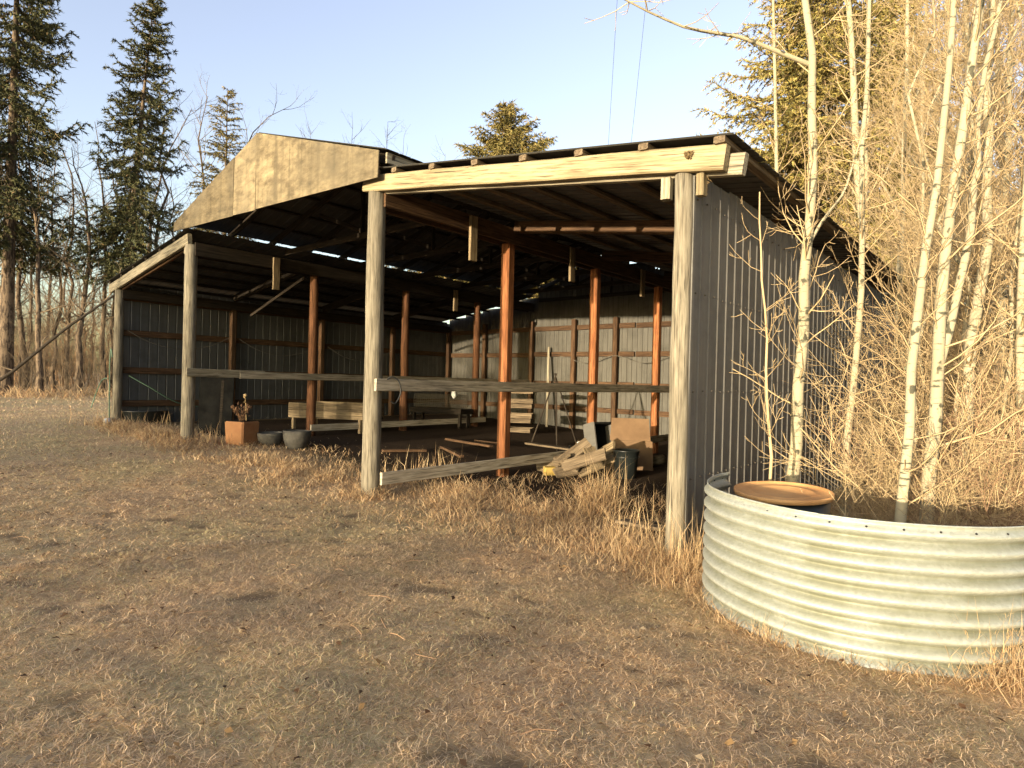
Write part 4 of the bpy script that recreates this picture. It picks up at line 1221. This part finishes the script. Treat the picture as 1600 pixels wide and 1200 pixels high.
for x, y, n, s, h0, h1 in ((XA, Y0, 500, .17, .1, .34), (XB+.2, Y0-.1, 900, .25, .1, .36), (XR, Y0-.1, 1100, .20, .1, .42), (XR+.2, Y0-.35, 800, .2, .08, .36), (XR-.45, Y0+.15, 700, .22, .12, .5), (-4.45, 7.0, 260, .14, .3, .85), (-4.2, 6.6, 300, .2, .2, .6), (-6.2, 6.4, 300, .25, .15, .45)):
    clump(n, x, y, s, h0, h1)
for a in np.linspace(0, 6.28, 46):
    clump(60, RC.x+(RR+.07)*math.cos(a), RC.y+(RR+.07)*math.sin(a), .05, .05, .2)
pp = on_ground(1592, 3.45); clump(420, pp.x, pp.y, .12, .12, .42)
pp = on_ground(1640, 3.5); clump(420, pp.x, pp.y, .16, .15, .5)
pp = on_ground(1215, 4.0); clump(90, pp.x, pp.y, .07, .08, .22)
q_ = random.Random(12)
for _ in range(70):                                        # edge of the left wood
    c = on_ground(q_.uniform(-250, 175), q_.uniform(23.5, 27)); clump(26, c.x, c.y, .35, .3, .9)
for _ in range(40):
    c = on_ground(q_.uniform(1330, 1680), q_.uniform(4.9, 8)); clump(45, c.x, c.y, .25, .15, .5)
x = np.concatenate(X_); y = np.concatenate(Y_); L = np.concatenate(L_); n = len(x)
dist = np.hypot(x, y)
cc = np.array([[.62, .47, .29], [.54, .385, .225], [.45, .295, .165], [.29, .175, .10]])[rs.choice(4, n, p=[.3, .35, .25, .1])]*rs.uniform(.8, 1.2, (n, 1))
o = link('tall_dry_grass', blades(x, y, L, np.clip(.0009*dist, .004, .03), np.full(n, .95), cc, 400, .8, .7), M_['blades'])
tag(o, 'tall dry tan grass and weeds along the open front and the curved sheet', 'grass', kind='stuff')

# fallen leaves and bits of twig on the lawn
x, y, rs = lawn_points(2600, 2.2, 13, 501)
kk = keep(x, y, rs); x, y = x[kk], y[kk]; n = len(x)
a = rs.uniform(0, 6.28, n); r = rs.uniform(.012, .028, n); z = relief(x, y)+.022
d = np.stack([np.cos(a), np.sin(a), rs.normal(0, .25, n)], -1)*r[:, None]; e = np.stack([-np.sin(a), np.cos(a), rs.normal(0, .3, n)], -1)*(r*.6)[:, None]
c = np.stack([x, y, z], -1)
V = np.stack([c-d, c+e+[0, 0, .006], c+d, c-e+[0, 0, .006]], 1).reshape(-1, 3)
tn = np.array([[.30, .19, .09], [.16, .09, .05], [.42, .33, .22], [.09, .055, .035]])[rs.choice(4, n)]
o = link('leaf_litter', np_mesh(V, np.arange(n*4).reshape(-1, 4), 4, False, np.repeat(tn, 4, 0)), M_['blades'])
tag(o, 'scattered fallen leaves on the mown grass', 'leaves', kind='stuff')
x, y, rs = lawn_points(110, 2.4, 12, 502)
g = G()
for i_ in range(len(x)):
    if x[i_] < XR and y[i_] > Y0: continue
    a = rs.uniform(0, 6.28); L = rs.uniform(.05, .22); z = float(relief(x[i_], y[i_]))+.026
    dd = np.array([math.cos(a), math.sin(a), 0])*L/2; c = np.array([x[i_], y[i_], z])
    g.tube([c-dd, c+np.array([rs.normal(0, .01), rs.normal(0, .01), .008]), c+dd], [.003, .003, .002], 4)
tag(link('fallen_twigs', g.me(), M_['brown_twig']), 'small broken twigs scattered over the mown grass', 'twigs', kind='stuff')

# upright seed stalks standing out of the grass
X_, Y_, L_ = [], [], []
for px, d_, n, sg, h0, h1 in ((952, 8.1, 70, .10, .25, .8), (940, 8.6, 40, .16, .2, .6), (1040, 5.75, 36, .12, .2, .6), (1072, 5.35, 70, .10, .2, .6), (1092, 5.25, 50, .07, .25, .75), (1000, 6.3, 60, .2, .2, .6), (1585, 3.5, 120, .12, .2, .5), (1610, 3.45, 120, .14, .2, .55), (640, 9.6, 60, .35, .15, .45), (690, 10.6, 60, .3, .15, .5), (345, 12.3, 60, .3, .15, .5), (215, 14.6, 90, .5, .15, .5), (1215, 4.0, 40, .07, .08, .25)):
    c = on_ground(px, d_); clump(n, c.x, c.y, sg, h0, h1)
x = np.concatenate(X_); y = np.concatenate(Y_); L = np.concatenate(L_); n = len(x)
cc = np.array([[.66, .50, .30], [.58, .42, .24], [.48, .32, .18]])[rs.choice(3, n)]*rs.uniform(.85, 1.15, (n, 1))
o = link('seed_stalks', blades(x, y, L, np.clip(.0008*np.hypot(x, y), .003, .016), np.full(n, .45), cc, 410, .5), M_['blades'])
tag(o, 'upright straw stalks standing out of the matted grass', 'grass', kind='stuff')
